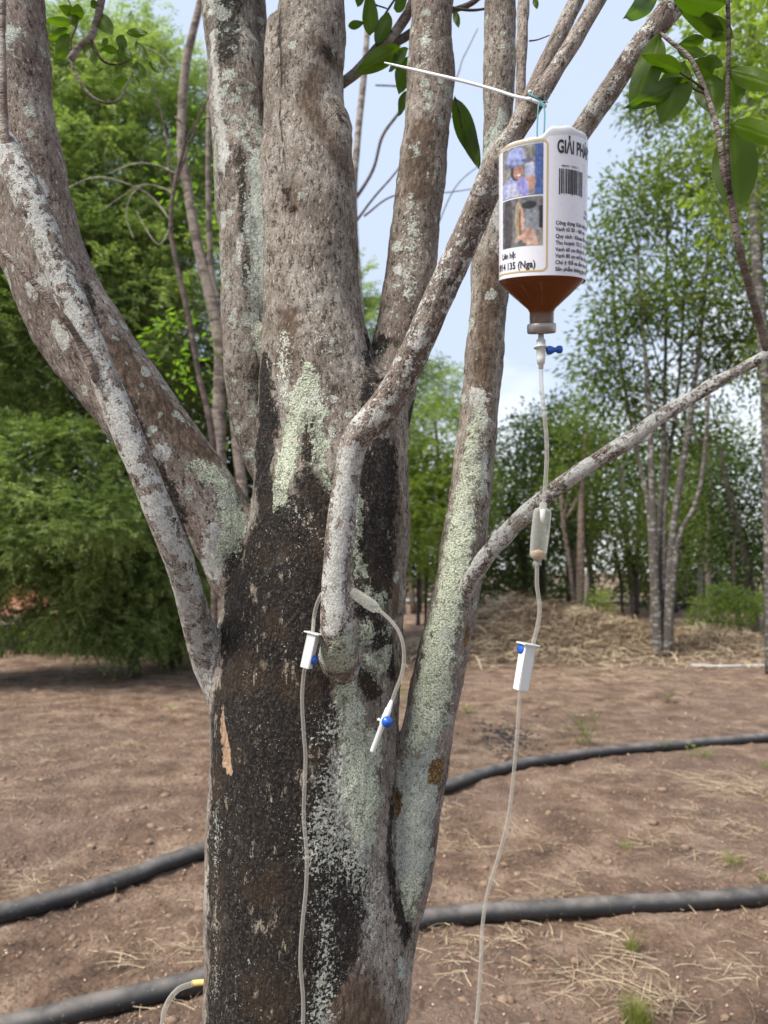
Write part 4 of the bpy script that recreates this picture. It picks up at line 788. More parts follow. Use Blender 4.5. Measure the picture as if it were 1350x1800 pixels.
for kind, member, pts in PATCH:
    P = []
    for px, py, r in pts:
        d = ray(px, py); mb = member or 'trunk'
        h = bvh(mb).ray_cast(Vector((0, 0, CAMZ)), Vector(d).normalized())
        if h[0] is None:
            h2 = None
            if member is None:
                for alt in ('limb_a', 'limb_r', 'limb_l', 'limb_f'):
                    h2 = bvh(alt).ray_cast(Vector((0, 0, CAMZ)), Vector(d).normalized())
                    if h2[0] is not None: break
            if h2 is None or h2[0] is None:
                q = bvh(mb).find_nearest(Vector(at(px, py, 1.1))); p = np.array(q[0]) if q[0] is not None else at(px, py, 1.1)
            else: p = np.array(h2[0])
        else: p = np.array(h[0])
        P.append([*p, pxm(r, p[1])])
    if len(P) == 1: P.append([P[0][0] + .001, P[0][1], P[0][2], P[0][3]])
    P = np.array(P); d, _ = seg_sdf(V, smooth_path(P, .03) if len(P) > 2 else P)
    d = np.where(d > 900, 1.0, d)
    msk = (owner == keys.index(member)) if member else front
    FLD[kind][msk] = np.maximum(FLD[kind][msk], -d[msk])
FLD = {k: np.clip(v, -.05, .05) for k, v in FLD.items()}
ROS = {'limb_a': .36, 'limb_l': .7, 'limb_r': .36, 'limb_f': .34, 'trunk': .14, 'branch_b': .1, 'branch_e': .1}
BASE = {'branch_b': {'white': .000, 'pink': .55}, 'branch_e': {'white': -.0015, 'pink': .55}, 'limb_f': {'white': -.012, 'grgrey': -.009, 'brown': -.007}, 'limb_l': {'grgrey': -.006, 'white': -.009, 'brown': -.012}, 'limb_a': {'white': -.0115, 'grgrey': -.011, 'pink': .6, 'brown': -.008}, 'limb_r': {'white': -.012, 'grgrey': -.009, 'pink': .4, 'brown': -.006}, 'trunk': {'grgrey': -.0125}}
pink = np.zeros(n); ros = np.zeros(n)
for k in keys: ros[owner == keys.index(k)] = ROS[k]
for k, bs in BASE.items():
    s = owner == keys.index(k)
    for q, v in bs.items():
        if q == 'pink': pink[s] = v
        else: FLD[q][s] = np.maximum(FLD[q][s], v)
# raised lichen crusts give the silhouette a little relief
crust = np.clip(FLD['green'] / .006 + noise(V, 60, 6) * 1.2, 0, 1) * (.0014 + .0005 * noise(V, 160, 2.2))
wd = np.clip(FLD['wood'] / .004, 0, 1) * -.003
V = V + N * (crust + wd)[:, None]
N = vert_normals(V, Fc)

def bark_material():
    m = M('lichened_bark'); o = m.obj(); b = m.attr('bark_co', 'Vector')
    nA = m.noise(o, 11, 4, .6); nB = m.noise(o, 38, 5, .68, .4); nC = m.noise(b, 165, 4, .72); nD = m.noise(o, 330, 4, .8); nE = m.noise(b, 300, 3, .75)
    j1 = m.lin(nB, .25, .75, -.0105, .0105); j2 = m.lin(nD, .3, .7, -.0030, .0030); j3 = m.lin(m.noise(o, 130, 4, .7), .28, .72, -.0055, .0055)
    jit = m.math('ADD', m.math('ADD', j1, j2), j3)
    def fld(k, w=.0022, amp=1.0):
        return m.step(m.math('ADD', m.attr('m_' + k), m.math('MULTIPLY', jit, amp)), -w, w)
    # clean bark: grey brown, mottled and pitted
    base = m.ramp(m.math('ADD', m.math('MULTIPLY', nA, .6), m.math('MULTIPLY', nB, .4)), [(.36, (.085, .066, .052)), (.48, (.200, .170, .143)), (.64, (.37, .34, .298))])
    base = m.mix(m.attr('pink'), base, m.ramp(nA, [(.3, (.150, .105, .088)), (.5, (.210, .168, .143)), (.7, (.37, .33, .295))]))
    pit = m.step(m.math('ADD', m.math('MULTIPLY', nC, .5), m.math('MULTIPLY', nD, .5)), .425, .495)
    base = m.mix(pit, m.mix(1.0, base, (.20, .17, .15), 'MULTIPLY'), base)
    base = m.mix(m.step(nE, .58, .68), base, m.mix(.6, base, (.52, .46, .40)))
    br = m.ramp(nC, [(.35, (.045, .030, .021)), (.55, (.115, .080, .056)), (.7, (.20, .15, .11))])
    col = m.mix(fld('brown', .010, 1.0), base, br)
    # dark algal / mossy rind
    dk = m.ramp(m.noise(o, 230, 4, .8), [(.40, (.004, .003, .0025)), (.52, (.016, .012, .010)), (.66, (.085, .066, .053))])
    dk = m.mix(m.step(m.noise(o, 16, 3), .5, .66), dk, m.mix(.45, dk, (.055, .034, .019)))
    tanp = m.math('MULTIPLY', m.step(m.noise(b, 62, 5, .75), .585, .63), m.step(nB, .46, .56))
    dk = m.mix(tanp, dk, m.mix(nD, (.12, .09, .065), (.46, .40, .32)))
    wht = m.step(m.noise(o, 330, 2, .6), .67, .70); dk = m.mix(m.math('MULTIPLY', wht, m.step(m.noise(o, 22, 3), .46, .56)), dk, (.40, .39, .34))
    fdark = fld('dark', .0035, 1.4); col = m.mix(fdark, col, dk)
    # lichens
    vor = m.vor(m.n('ShaderNodeVectorMath', {0: o, 1: m.n('ShaderNodeVectorMath', {0: m.n('ShaderNodeTexNoise', {'Vector': o, 'Scale': 120.0}).outputs['Color'], 'Scale': .006}, operation='SCALE').outputs[0]}, operation='ADD').outputs[0], 400, 'F1'); gr = m.lin(vor, 0.05, .75, 1.0, .0)
    gcol = m.mix(m.noise(o, 24, 4), (.34, .375, .28), (.50, .525, .42)); gcol = m.mix(m.step(m.math('ADD', vor, m.math('MULTIPLY', nD, .35)), .70, .98), gcol, (.16, .18, .13))
    gcol = m.mix(m.math('MULTIPLY', m.step(m.noise(o, 55, 3), .60, .66), .55), gcol, (.10, .095, .07))
    ggcol = m.mix(m.noise(o, 45, 4, .7), (.24, .265, .225), (.42, .445, .40)); ggcol = m.mix(m.step(nD, .38, .46), (.12, .125, .10), ggcol)
    wcol = m.mix(m.noise(o, 50, 4, .7), (.35, .345, .32), (.50, .505, .48)); wcol = m.mix(m.step(nE, .58, .70), wcol, (.24, .225, .20))
    wcol = m.mix(m.math('MULTIPLY', m.step(m.noise(o, 95, 3, .6), .62, .66), .8), wcol, (.17, .13, .11))
    fw = m.math('MULTIPLY', fld('white', .0012, 1.0), m.lin(m.step(nD, .33, .43), 0, 1, .35, 1)); col = m.mix(fw, col, wcol)
    fgg = fld('grgrey', .0010, 1.25); col = m.mix(fgg, col, ggcol)
    fg = fld('green', .0010, 1.5); hole = m.step(m.noise(o, 85, 4, .7), .36, .40); fg = m.math('MULTIPLY', fg, hole); col = m.mix(fg, col, gcol)
    # loose grains of white lichen
    dens = m.lin(m.math('ADD', m.attr('m_speck'), j1), -.030, .022, 0, 1.0); grain = m.noise(o, 250, 3, .75); thr = m.lin(dens, 0, 1, .80, .47)
    wco = m.n('ShaderNodeVectorMath', {0: o, 1: m.n('ShaderNodeVectorMath', {0: m.n('ShaderNodeTexNoise', {'Vector': o, 'Scale': 60.0, 'Detail': 3.0}).outputs['Color'], 'Scale': .012}, operation='SCALE').outputs[0]}, operation='ADD').outputs[0]
    vn = m.n('ShaderNodeTexVoronoi', {'Vector': wco, 'Scale': 44.0}); rc = m.n('ShaderNodeSeparateXYZ', {0: vn.outputs['Color']}); has = m.math('LESS_THAN', rc.outputs['X'], m.attr('ros'))
    rad = m.math('MULTIPLY', has, m.lin(m.math('POWER', rc.outputs['Y'], 1.6), 0, 1, .12, .52)); fr_ = m.step(m.math('SUBTRACT', m.math('ADD', rad, m.math('MULTIPLY', j3, 26.0)), vn.outputs['Distance']), -.02, .05)
    fr_ = m.math('MULTIPLY', fr_, m.step(m.math('ADD', nD, 0), .36, .42)); fr_ = m.math('MULTIPLY', fr_, m.math('SUBTRACT', 1.0, m.math('MULTIPLY', fdark, .93))); col = m.mix(m.math('MULTIPLY', fr_, .9), col, m.mix(rc.outputs['Z'], ggcol, m.mix(.5, wcol, gcol)))
    fs_ = m.step(m.math('SUBTRACT', grain, thr), -.012, .03); col = m.mix(fs_, col, m.mix(nD, (.34, .36, .30), (.60, .61, .55)))
    fo_ = fld('ochre', .001, .45); oc = m.mix(m.step(m.vor(o, 330), .3, .5), (.26, .17, .055), (.10, .06, .025)); col = m.mix(fo_, col, oc)
    sp_ = m.lin(m.math('ADD', m.math('MULTIPLY', m.noise(o, 520, 2, .8), .6), m.math('MULTIPLY', nE, .4)), .34, .66, .50, 1.42)
    gl_ = m.n('ShaderNodeCombineXYZ', {0: sp_, 1: sp_, 2: sp_}).outputs[0]; col = m.mix(1.0, col, gl_, 'MULTIPLY')
    fwd = fld('wood', .0008, .45); wcol2 = m.mix(m.noise(m.n('ShaderNodeMapping', {0: o, 'Scale': (1, 1, .08)}).outputs[0], 420, 3), (.27, .16, .09), (.56, .40, .27)); col = m.mix(fwd, col, wcol2)
    fl = fld('line', .0006, .06); col = m.mix(m.math('MULTIPLY', fl, .8), col, (.05, .035, .028))
    # relief
    crack = m.vor(b, 110, 'DISTANCE_TO_EDGE'); cr_ = m.step(crack, .0, .16)
    h = m.math('ADD', m.math('MULTIPLY', nC, 1.0), m.math('MULTIPLY', nE, .45)); h = m.math('ADD', h, m.math('MULTIPLY', cr_, m.math('MULTIPLY', fdark, .45))); h = m.math('ADD', h, m.math('MULTIPLY', nD, .35))
    h = m.math('ADD', h, m.math('MULTIPLY', fdark, m.math('MULTIPLY', m.noise(o, 230, 4, .8), 1.7)))
    lich = m.math('MAXIMUM', m.math('MAXIMUM', m.math('MAXIMUM', fg, fr_), m.math('MULTIPLY', fgg, .6)), m.math('MULTIPLY', fs_, .9)); h = m.math('ADD', h, m.math('MULTIPLY', lich, m.lin(gr, 0, 1, .2, .55))); h = m.math('ADD', h, m.math('MULTIPLY', fw, .15)); h = m.math('SUBTRACT', h, m.math('MULTIPLY', fl, 1.5))
    nr = m.bump(h, .0032, 1.0)
    rough = m.lin(nD, 0, 1, .75, .98)
    return m.done(m.pbr(col, rough, nr, Specular_IOR_Level=.3))
bark = bark_material()
PARTNAME = {'trunk': 'trunk', 'limb_r': 'limb', 'limb_l': 'limb', 'limb_a': 'limb', 'limb_f': 'limb', 'branch_b': 'branch', 'branch_e': 'branch'}
PLAB = {'limb_a': 'thick brown limb leaning up to the left', 'limb_l': 'lichen spotted limb left of the main stem', 'limb_r': 'dark limb forking right of the main stem', 'limb_f': 'long green lichened stem rising on the right', 'branch_b': 'slim white blotched branch crossing the thick left limb', 'branch_e': 'elbowed grey branch in front of the trunk, holding the bottle',
        'branch_e2': 'front fork of the bottle branch', 'branch_e3': 'rear fork of the bottle branch', 'branch_g': 'thin upright shoot behind the bottle branch', 'branch_h': 'branch slanting up right behind the bottle', 'branch_i': 'long whitish branch reaching low to the right', 'exposed_wood': 'strip of bare pale wood'}
woodface = (FLD['wood'][Fc] > -.0016).all(1)
for k in keys + ['exposed_wood']:
    sel = woodface if k == 'exposed_wood' else (fo == keys.index(k)) & ~woodface
    q = Fc[sel]; u, inv = np.unique(q, return_inverse=True); q = inv.reshape(q.shape)
    A = {'m_' + a: FLD[a][u] for a in KINDS_}; A['bark_co'] = BC[u]; A['pink'] = pink[u]; A['ros'] = ros[u]
    o = mk(PARTNAME.get(k, k), V[u], q, bark, main_tree, attrs=A); o.data.normals_split_custom_set_from_vertices(N[u].tolist())
    if k in PLAB: o['label'] = PLAB[k]
FB = {'branch_e2': {'white': -.005, 'pink': .8}, 'branch_e3': {'white': -.007, 'pink': .6}, 'branch_g': {'pink': 1.0, 'brown': -.006}, 'branch_h': {'white': -.002, 'pink': .6}, 'branch_i': {'white': .0012, 'pink': .3}}
BR = {}
for k, rows in FINE.items():
    c = to_path(rows, .004); BR[k] = c; v, f, T = tube_geo(c, 30); ax = unit(c[-1, :3] - c[0, :3]); bc = bark_co(v, ax); nn = unit(v - np.repeat(np.vstack([c[:1, :3], c[:, :3], c[-1:, :3]]), 30, 0))
    v = v + nn * (.0011 * noise(v, 28, 2) + .0007 * fbm(bc, 90, 2, 3))[:, None] * (1 if k != 'branch_i' else 1.3)
    A = {'m_' + a: np.full(len(v), FB[k].get(a, -.05)) for a in KINDS_}; A['bark_co'] = bc; A['pink'] = np.full(len(v), FB[k].get('pink', 0))
    mk('branch', v, f, bark, main_tree, attrs=A)['label'] = PLAB[k]
# twigs of the tree
tw_mat = bgbark('grey_twig', (.15, .11, .09), (.34, .30, .26), .5); tw_dark = bgbark('brown_twig', (.05, .035, .028), (.13, .10, .08), .5)
TW = [([(5, -60, 6, .93), (4, 60, 6, .93), (5, 150, 6.5, .92), (8, 236, 8, .92), (14, 262, 9, .92)], tw_mat), ([(-60, 395, 5, .88), (0, 437, 5, .88), (60, 498, 5.5, .88), (110, 556, 6, .885), (145, 608, 6.5, .90), (163, 650, 7.5, .90), (170, 668, 8, .91)], tw_mat),
      ([(600, 148, 9, 1.16), (632, 122, 10, 1.16), (665, 84, 9.5, 1.16), (690, 62, 9, 1.17), (712, 32, 9.5, 1.18), (722, 10, 8, 1.18), (740, -40, 7, 1.2)], tw_mat), ([(668, 82, 7, 1.17), (700, 72, 8, 1.18), (735, 50, 8, 1.2)], tw_dark), ([(790, 20, 5, 1.25), (830, 5, 5, 1.25), (870, -30, 4, 1.25)], tw_dark), ([(795, 14, 3, 1.24), (830, 18, 2.5, 1.24), (862, 14, 2, 1.24)], tw_dark), ([(930, 72, 1.5, 1.2), (945, 70, 1.2, 1.2), (966, 62, 1, 1.2)], tw_dark),
      ([(1160, 58, 3, .80), (1185, 78, 4, .80), (1215, 105, 4.2, .80), (1240, 160, 4.5, .80), (1262, 230, 5, .80), (1272, 300, 5.5, .81), (1284, 345, 6, .82), (1298, 430, 6.5, .84), (1322, 520, 7, .87), (1342, 590, 7.5, .90), (1350, 618, 8, .91)], tw_mat),
      ([(1277, -60, 3.5, .79), (1281, 60, 3.8, .79), (1279, 160, 4, .79), (1278, 250, 4, .80), (1281, 318, 4.5, .81), (1284, 345, 5, .82)], tw_dark),
      ([(1238, 158, 2.5, .80), (1215, 140, 2, .79), (1195, 128, 1.6, .79)], tw_dark), ([(1240, 165, 1.5, .80), (1222, 158, 1.8, .80), (1205, 146, 1.6, .80)], tw_dark),
      ([(180, -60, 8, 1.18), (178, 0, 7, 1.18), (166, 50, 6.5, 1.18), (158, 68, 7, 1.18), (140, 82, 6, 1.18), (124, 104, 7, 1.18)], tw_mat), ([(124, 104, 3, 1.18), (135, 135, 3, 1.18), (160, 168, 2.6, 1.18), (190, 182, 2.4, 1.18), (212, 172, 2, 1.18), (225, 145, 1.8, 1.18), (240, 115, 1.4, 1.18)], tw_mat), ([(160, 66, 3, 1.18), (168, 88, 2.6, 1.18), (182, 108, 2.2, 1.18), (205, 114, 1.8, 1.18), (228, 106, 1.4, 1.18)], tw_dark),
      ([(124, 104, 2, 1.18), (125, 70, 2, 1.18), (135, 40, 1.8, 1.18), (122, 5, 1.6, 1.18), (115, -20, 1.5, 1.18)], tw_mat), ([(700, -10, 2, 1.16), (680, 20, 2, 1.16), (668, 45, 1.5, 1.16), (690, 55, 1.2, 1.16)], tw_dark), ([(640, -20, 2, 1.16), (655, 5, 1.6, 1.16), (680, 15, 1.3, 1.16)], tw_dark), ([(800, 172, 2, 1.16), (808, 200, 1.8, 1.16), (812, 230, 1.5, 1.16)], tw_dark)]
TWO = []
for rows, mt in TW:
    c = to_path(rows, .008); v, f, _ = tube_geo(c, 12); v = v + (noise(v, 130, 2) * c[:, 3].mean() * .16)[:, None]; TWO.append(mk('twig', v, f, mt, main_tree))
# leaves: base px, tip px, width px, depth base, depth tip, roll, bend
lf_near = leafmat('glossy_broad_leaf', (.048, .085, .010), (.105, .155, .020), .5, .42, (1.5, 1.9, .35), True)
def leaf_obj(parent, bx, by, tx, ty, wpx, Y0, Y1, roll, bend, rnd):
    a = at(bx, by, Y0); b = at(tx, ty, Y1); d = b - a; Ln = np.linalg.norm(d); d /= Ln; view = unit((a + b) / 2 - np.array((0, 0, CAMZ))); s = unit(np.cross(d, view)); nn = np.cross(s, d)
    s, nn = s * math.cos(roll) + nn * math.sin(roll), nn * math.cos(roll) - s * math.sin(roll)
    W = pxm(wpx, (Y0 + Y1) / 2) * .60 / max(.45, abs(math.cos(roll))); nu, nv = 15, 8; u = np.linspace(0, 1, nu); vv = np.linspace(-1, 1, nv + 1)
    prof = np.sin(math.pi * u ** .85) ** .72 * (1 - .25 * u); prof[-1] = 0.0; prof[0] = .02; prof = np.where(u > .88, prof * (1 - (u - .88) / .12 * .45), prof)
    U, Vv = np.meshgrid(u, vv, indexing='ij'); X = d * (U * Ln)[..., None] + s * (Vv * prof[:, None] * W)[..., None]
    z = np.abs(Vv) * prof[:, None] * W * .28 - bend * Ln * U ** 2 + .02 * Ln * np.sin(U * 9 + Vv * 2)
    X = X - nn * (-z)[..., None] * 1.0 + a; Fv = np.stack([np.arange(nu - 1)[:, None] * (nv + 1) + np.arange(nv)[None], np.arange(nu - 1)[:, None] * (nv + 1) + np.arange(nv)[None] + 1, np.arange(1, nu)[:, None] * (nv + 1) + np.arange(nv)[None] + 1, np.arange(1, nu)[:, None] * (nv + 1) + np.arange(nv)[None]], -1).reshape(-1, 4)
    vein = np.where(np.abs(Vv) < .05, 1.0, 0) + .25 * np.clip(np.sin((U - np.abs(Vv) * .12) * 70), .6, 1) * (np.abs(Vv) > .05)
    return mk('leaf', X.reshape(-1, 3), Fv, lf_near, parent, attrs={'rnd': np.full(X.shape[0] * X.shape[1], rnd), 'vein': vein.ravel()})
K = TWO[7]; KD = TWO[8]; J = TWO[2]; Q = TWO[11]; Q2 = TWO[12]
for L_ in [(K, 1210, 142, 1090, 192, 34, .80, .76, .2, .05, .3), (K, 1205, 108, 1160, 224, 60, .80, .79, .1, .05, .8), (K, 1160, 60, 1108, 208, 48, .80, .77, -.2, .04, .4), (K, 1198, 128, 1128, 92, 26, .79, .77, .5, .08, .6), (K, 1272, 62, 1190, 18, 30, .80, .80, .4, -.1, .5), (K, 1290, 65, 1195, 25, 34, .79, .82, .2, -.08, .6),
           (KD, 1276, 8, 1175, -12, 50, .79, .77, .1, .05, .1), (K, 1160, -8, 1088, 36, 34, .74, .70, .2, .06, .2), (K, 1238, 68, 1192, 78, 18, .8, .82, .3, .1, .5), (K, 1252, 132, 1218, 106, 36, .80, .80, .3, .1, .6), (K, 1245, 128, 1256, 204, 50, .81, .80, .15, .04, .4), (KD, 1280, 118, 1300, 190, 44, .80, .80, -.5, .1, .3),
           (KD, 1280, 124, 1385, 158, 34, .79, .76, .2, .04, .8), (KD, 1290, 222, 1296, 382, 72, .84, .84, .1, .03, .5), (KD, 1284, 218, 1390, 250, 36, .80, .76, -.2, .06, .9), (K, 1240, 100, 1270, 118, 22, .8, .8, .6, .1, .2), (K, 1190, 78, 1240, 100, 24, .82, .82, .6, .1, .2),
           (J, 704, 82, 622, 131, 34, 1.14, 1.12, .1, .03, .8), (J, 652, 62, 648, -20, 28, 1.15, 1.15, .1, .02, .6), (J, 684, 22, 660, 82, 27, 1.15, 1.15, -.2, .05, .3), (J, 718, 86, 678, 126, 20, 1.16, 1.14, .6, .1, .1), (J, 718, 100, 700, 168, 30, 1.17, 1.17, .2, .05, .2), (J, 716, 160, 699, 206, 16, 1.17, 1.16, .4, .05, .2), (J, 636, -24, 628, 16, 18, 1.15, 1.15, .1, .1, .3), (J, 612, 46, 640, 40, 14, 1.15, 1.15, .1, .1, .3), (J, 716, 0, 688, 16, 24, 1.18, 1.16, .3, .1, .3),
           (TWO[17], 800, 170, 842, 300, 34, 1.17, 1.14, .15, .05, .3), (TWO[17], 822, 226, 842, 300, 24, 1.16, 1.15, .3, .05, .1), (TWO[4], 800, 18, 806, 52, 12, 1.24, 1.24, .2, .1, .3), (TWO[6], 940, -5, 944, 18, 10, 1.2, 1.2, .2, .1, .5),
           (Q, 130, 40, 75, 34, 14, 1.18, 1.16, .2, .1, .9), (Q, 122, 60, 98, 110, 24, 1.18, 1.17, .2, .05, .8), (Q, 120, 50, 82, 72, 14, 1.18, 1.17, .3, .1, .5), (Q, 132, 28, 104, 10, 18, 1.18, 1.17, .3, .1, .3), (Q, 148, 24, 122, 22, 24, 1.18, 1.17, .4, .1, .3), (Q, 128, 12, 130, 52, 18, 1.18, 1.17, .1, .1, .6),
           (Q, 170, 22, 200, 64, 26, 1.18, 1.17, .1, .05, .9), (Q, 155, 72, 168, 118, 18, 1.18, 1.17, .1, .05, .95), (Q2, 222, 56, 264, 60, 14, 1.18, 1.17, .2, .1, .7), (Q2, 218, 62, 210, 92, 20, 1.18, 1.17, .3, .1, .4), (Q2, 240, 72, 260, 112, 17, 1.18, 1.17, .3, .1, .6), (Q2, 205, 90, 178, 84, 14, 1.18, 1.17, .3, .1, .7), (Q2, 205, 88, 236, 104, 22, 1.18, 1.17, .1, .1, .4),
           (Q2, 242, 108, 250, 145, 22, 1.18, 1.17, .2, .1, .5), (Q2, 262, 108, 292, 134, 14, 1.18, 1.17, .2, .1, .7), (Q2, 222, 138, 196, 150, 14, 1.18, 1.17, .2, .1, .8), (Q2, 222, 162, 238, 186, 16, 1.18, 1.17, .3, .1, .5), (Q2, 228, 132, 248, 154, 14, 1.18, 1.17, .3, .1, .9), (Q2, 215, 118, 200, 128, 14, 1.18, 1.17, .3, .1, .4), (Q2, 160, 12, 172, 2, 14, 1.18, 1.17, .1, .1, .4), (Q2, 190, 68, 178, 82, 10, 1.18, 1.17, .1, .1, .9)]:
    leaf_obj(*L_)

# ---------------------------------------------------------------- infusion bottle
BY = 0.745; PX = BY / F
m_white = plastic('white_label_film', (.66, .67, .74), .28); m_pet = None
def petmat():
    m = M('clear_bottle_plastic'); t = m.n('ShaderNodeBsdfTransparent', {'Color': (.95, .95, .93)}).outputs[0]; g = m.n('ShaderNodeBsdfGlossy', {'Color': (.9, .9, .92), 'Roughness': .06}).outputs[0]; lw = m.n('ShaderNodeLayerWeight', {'Blend': .25}).outputs['Fresnel']
    return m.done(m.n('ShaderNodeMixShader', {0: m.lin(lw, 0, 1, .0, .9), 1: t, 2: g}).outputs[0])
m_pet = petmat()
def liqmat():
    m = M('brown_liquid'); p = m.pbr((.25, .085, .024), .12, None, IOR=1.33); t = m.n('ShaderNodeBsdfTranslucent', {'Color': (.74, .38, .13)}).outputs[0]
    return m.done(m.n('ShaderNodeMixShader', {0: .55, 1: p, 2: t}).outputs[0])
m_liq = liqmat(); m_frost = plastic('frosted_bottle_top', (.62, .64, .66), .25, alpha=.55); m_ink = plastic('black_ink', (.012, .012, .014), .5); m_gold = plastic('gold_frame_ink', (.50, .36, .13), .4)
m_alu = M('brushed_metal_cap'); m_alu = m_alu.done(m_alu.pbr((.30, .285, .27), .42, None, Metallic=.7)); m_blue = plastic('blue_plastic', (.012, .09, .42), .3); m_nat = plastic('milky_plastic', (.72, .74, .74), .35, trans=.25)
bc0 = at(955, 300, BY); ROLL, TILT = R(-1.6), R(14)   # it hangs from two strings and leans towards the camera
def row_of(z):               # picture row of a point on the tilted bottle's axis
    b = at(952, 577, BY); y, zz = b[1] - math.sin(TILT) * z, b[2] - CAMZ + math.cos(TILT) * z
    return 900 - F * (zz * cp - y * sp) / (y * cp + zz * sp)
_zs = np.linspace(-.03, .25, 400); _rows = np.array([row_of(z) for z in _zs])

bottle = thing('infusion_bottle', at(952, 577, BY), 'upturned plastic bottle of brown liquid with printed white label hanging from the branch', 'bottle'); bottle.rotation_euler = (TILT, ROLL, 0)
# bottle space: x to the right, y away, z up; origin at the cap. scale: 1 px = PX at the bottle's depth
RP = 75.0; RB = RP * PX
def slope(u): return .035 * u
def zb(py): return np.interp(-np.asarray(py, float), -_rows, _zs)
def lk(name, V, Fc, mat, parent, attrs=None, smooth=True):
    o = bpy.data.objects.new(name, mesh_data(name, V, Fc, mat, attrs, smooth)); C.objects.link(o); o.parent = parent; return o
def wrapxy(u, z, off):   # u = arc length (px) from the axis facing the camera
    a = u * PX / RB; r = RB + off; return np.stack([r * np.sin(a), -r * np.cos(a), z], -1)
def px2u(px): return RP * np.arcsin(np.clip((np.asarray(px, float) - 956) / 78.5, -.998, .998))
prof = [(.002, zb(556)), (20.5 * PX, zb(556)), (21 * PX, zb(548)), (24 * PX, zb(543)), (46 * PX, zb(523)), (68 * PX, zb(503)), (73 * PX, zb(496)), (74.5 * PX, zb(490)), (74.5 * PX, zb(470)), (74.5 * PX, zb(400)), (.002, zb(398))]
v, f = lathe([(r * .985, z) for r, z in prof], 64); lk('liquid', v, f, m_liq, bottle)
prof = [(20 * PX, zb(570)), (21.5 * PX, zb(566)), (21.5 * PX, zb(549)), (24.5 * PX, zb(543)), (46.5 * PX, zb(523)), (69 * PX, zb(502)), (73.8 * PX, zb(496)), (74.7 * PX, zb(491)), (74.7 * PX, zb(300))]
v, f = lathe(prof, 64); lk('bottle_shell', v, f, m_pet, bottle)
v, f = lathe([(20 * PX, zb(570)), (20.6 * PX, zb(556)), (20.6 * PX, zb(550)), (0.001, zb(550))], 40); lk('neck', v, f, plastic('dirty_neck', (.26, .17, .13), .35, alpha=.85), bottle)
v, f = lathe([(.001, zb(586)), (24 * PX, zb(586)), (25.5 * PX, zb(584)), (26 * PX, zb(575)), (25.5 * PX, zb(570.5)), (24 * PX, zb(569)), (.001, zb(569))], 48); lk('cap', v, f, m_alu, bottle)
# label sheet and the collapsed clear base above it
def top_edge(u):  # px row of the label's upper edge
    return 278 - .035 * u
nu = 160; uu = np.linspace(-math.pi * RP, math.pi * RP, nu); tt = np.linspace(0, 1, 40); UU, TT = np.meshgrid(uu, tt, indexing='ij')
ztop = np.where(UU < -14, 274, np.where(UU < -8, 274 - (UU + 14) / 6 * 10, 264)) - 3 * np.sin(UU * .03) * (np.abs(UU) < 150)
zz = zb(495 + (ztop - 495) * TT + np.clip(slope(UU), -6.5, 6.5) * (1 - TT * .6)); v = wrapxy(UU.ravel(), zz.ravel(), .0003); i = np.arange(nu - 1)[:, None] * 40 + np.arange(39)[None]; f = np.stack([i, i + 40, i + 41, i + 1], -1).reshape(-1, 4)
label = lk('label', v, f, m_white, bottle)
def dome(px, rad, ytop, yb, name, xs=1.0):
    pass
aa = np.arange(96) / 96 * 2 * math.pi - math.pi; rr = np.array([1.0, 1.0, .99, .965, .91, .82, .66, .45, .22, .02]); hh_ = np.array([0, .35, .6, .78, .9, .97, 1.0, .97, .9, .86])
A_, R_ = np.meshgrid(aa, rr, indexing='ij'); H_ = np.repeat(hh_[None], 96, 0); xx = np.sin(A_) * R_; rgt = 1 / (1 + np.exp(-(xx + .16) * 26)); yb_ = 278 - 14 * rgt; topy = 259 - 15 * rgt + 5 * np.clip(xx - .5, 0, 1) + 4 * noise(np.stack([xx.ravel() * 3, A_.ravel(), H_.ravel()], -1), 1.3, 3).reshape(xx.shape)
zz = zb(yb_ + (topy - yb_) * H_) - .006 * np.exp(-((xx + .16) / .10) ** 2) * (R_ < .96)
v = np.stack([RB * xx, -RB * np.cos(A_) * R_, zz], -1).reshape(-1, 3); i = np.arange(96)[:, None] * 10; i2 = (np.arange(96)[:, None] + 1) % 96 * 10; j = np.arange(9)[None]; f = np.stack([i + j, i2 + j, i2 + j + 1, i + j + 1], -1).reshape(-1, 4)
lk('crumpled_base', v, f, m_frost, bottle)
def quad_print(name, u0, u1, y0, y1, mat, off, parent, k=None, attrs=None, cols=None):
    n_ = max(2, int(abs(u1 - u0) / 3) + 1) if k is None else k; u = np.linspace(u0, u1, n_); yv = np.array([y0, y1]); U_, Y_ = np.meshgrid(u, yv, indexing='ij'); v = wrapxy(U_.ravel(), zb(Y_.ravel() + slope(U_.ravel()) * 1), off)
    i = np.arange(n_ - 1)[:, None] * 2; f = np.concatenate([i, i + 2, i + 3, i + 1], 1); return lk(name, v, f, mat, parent)
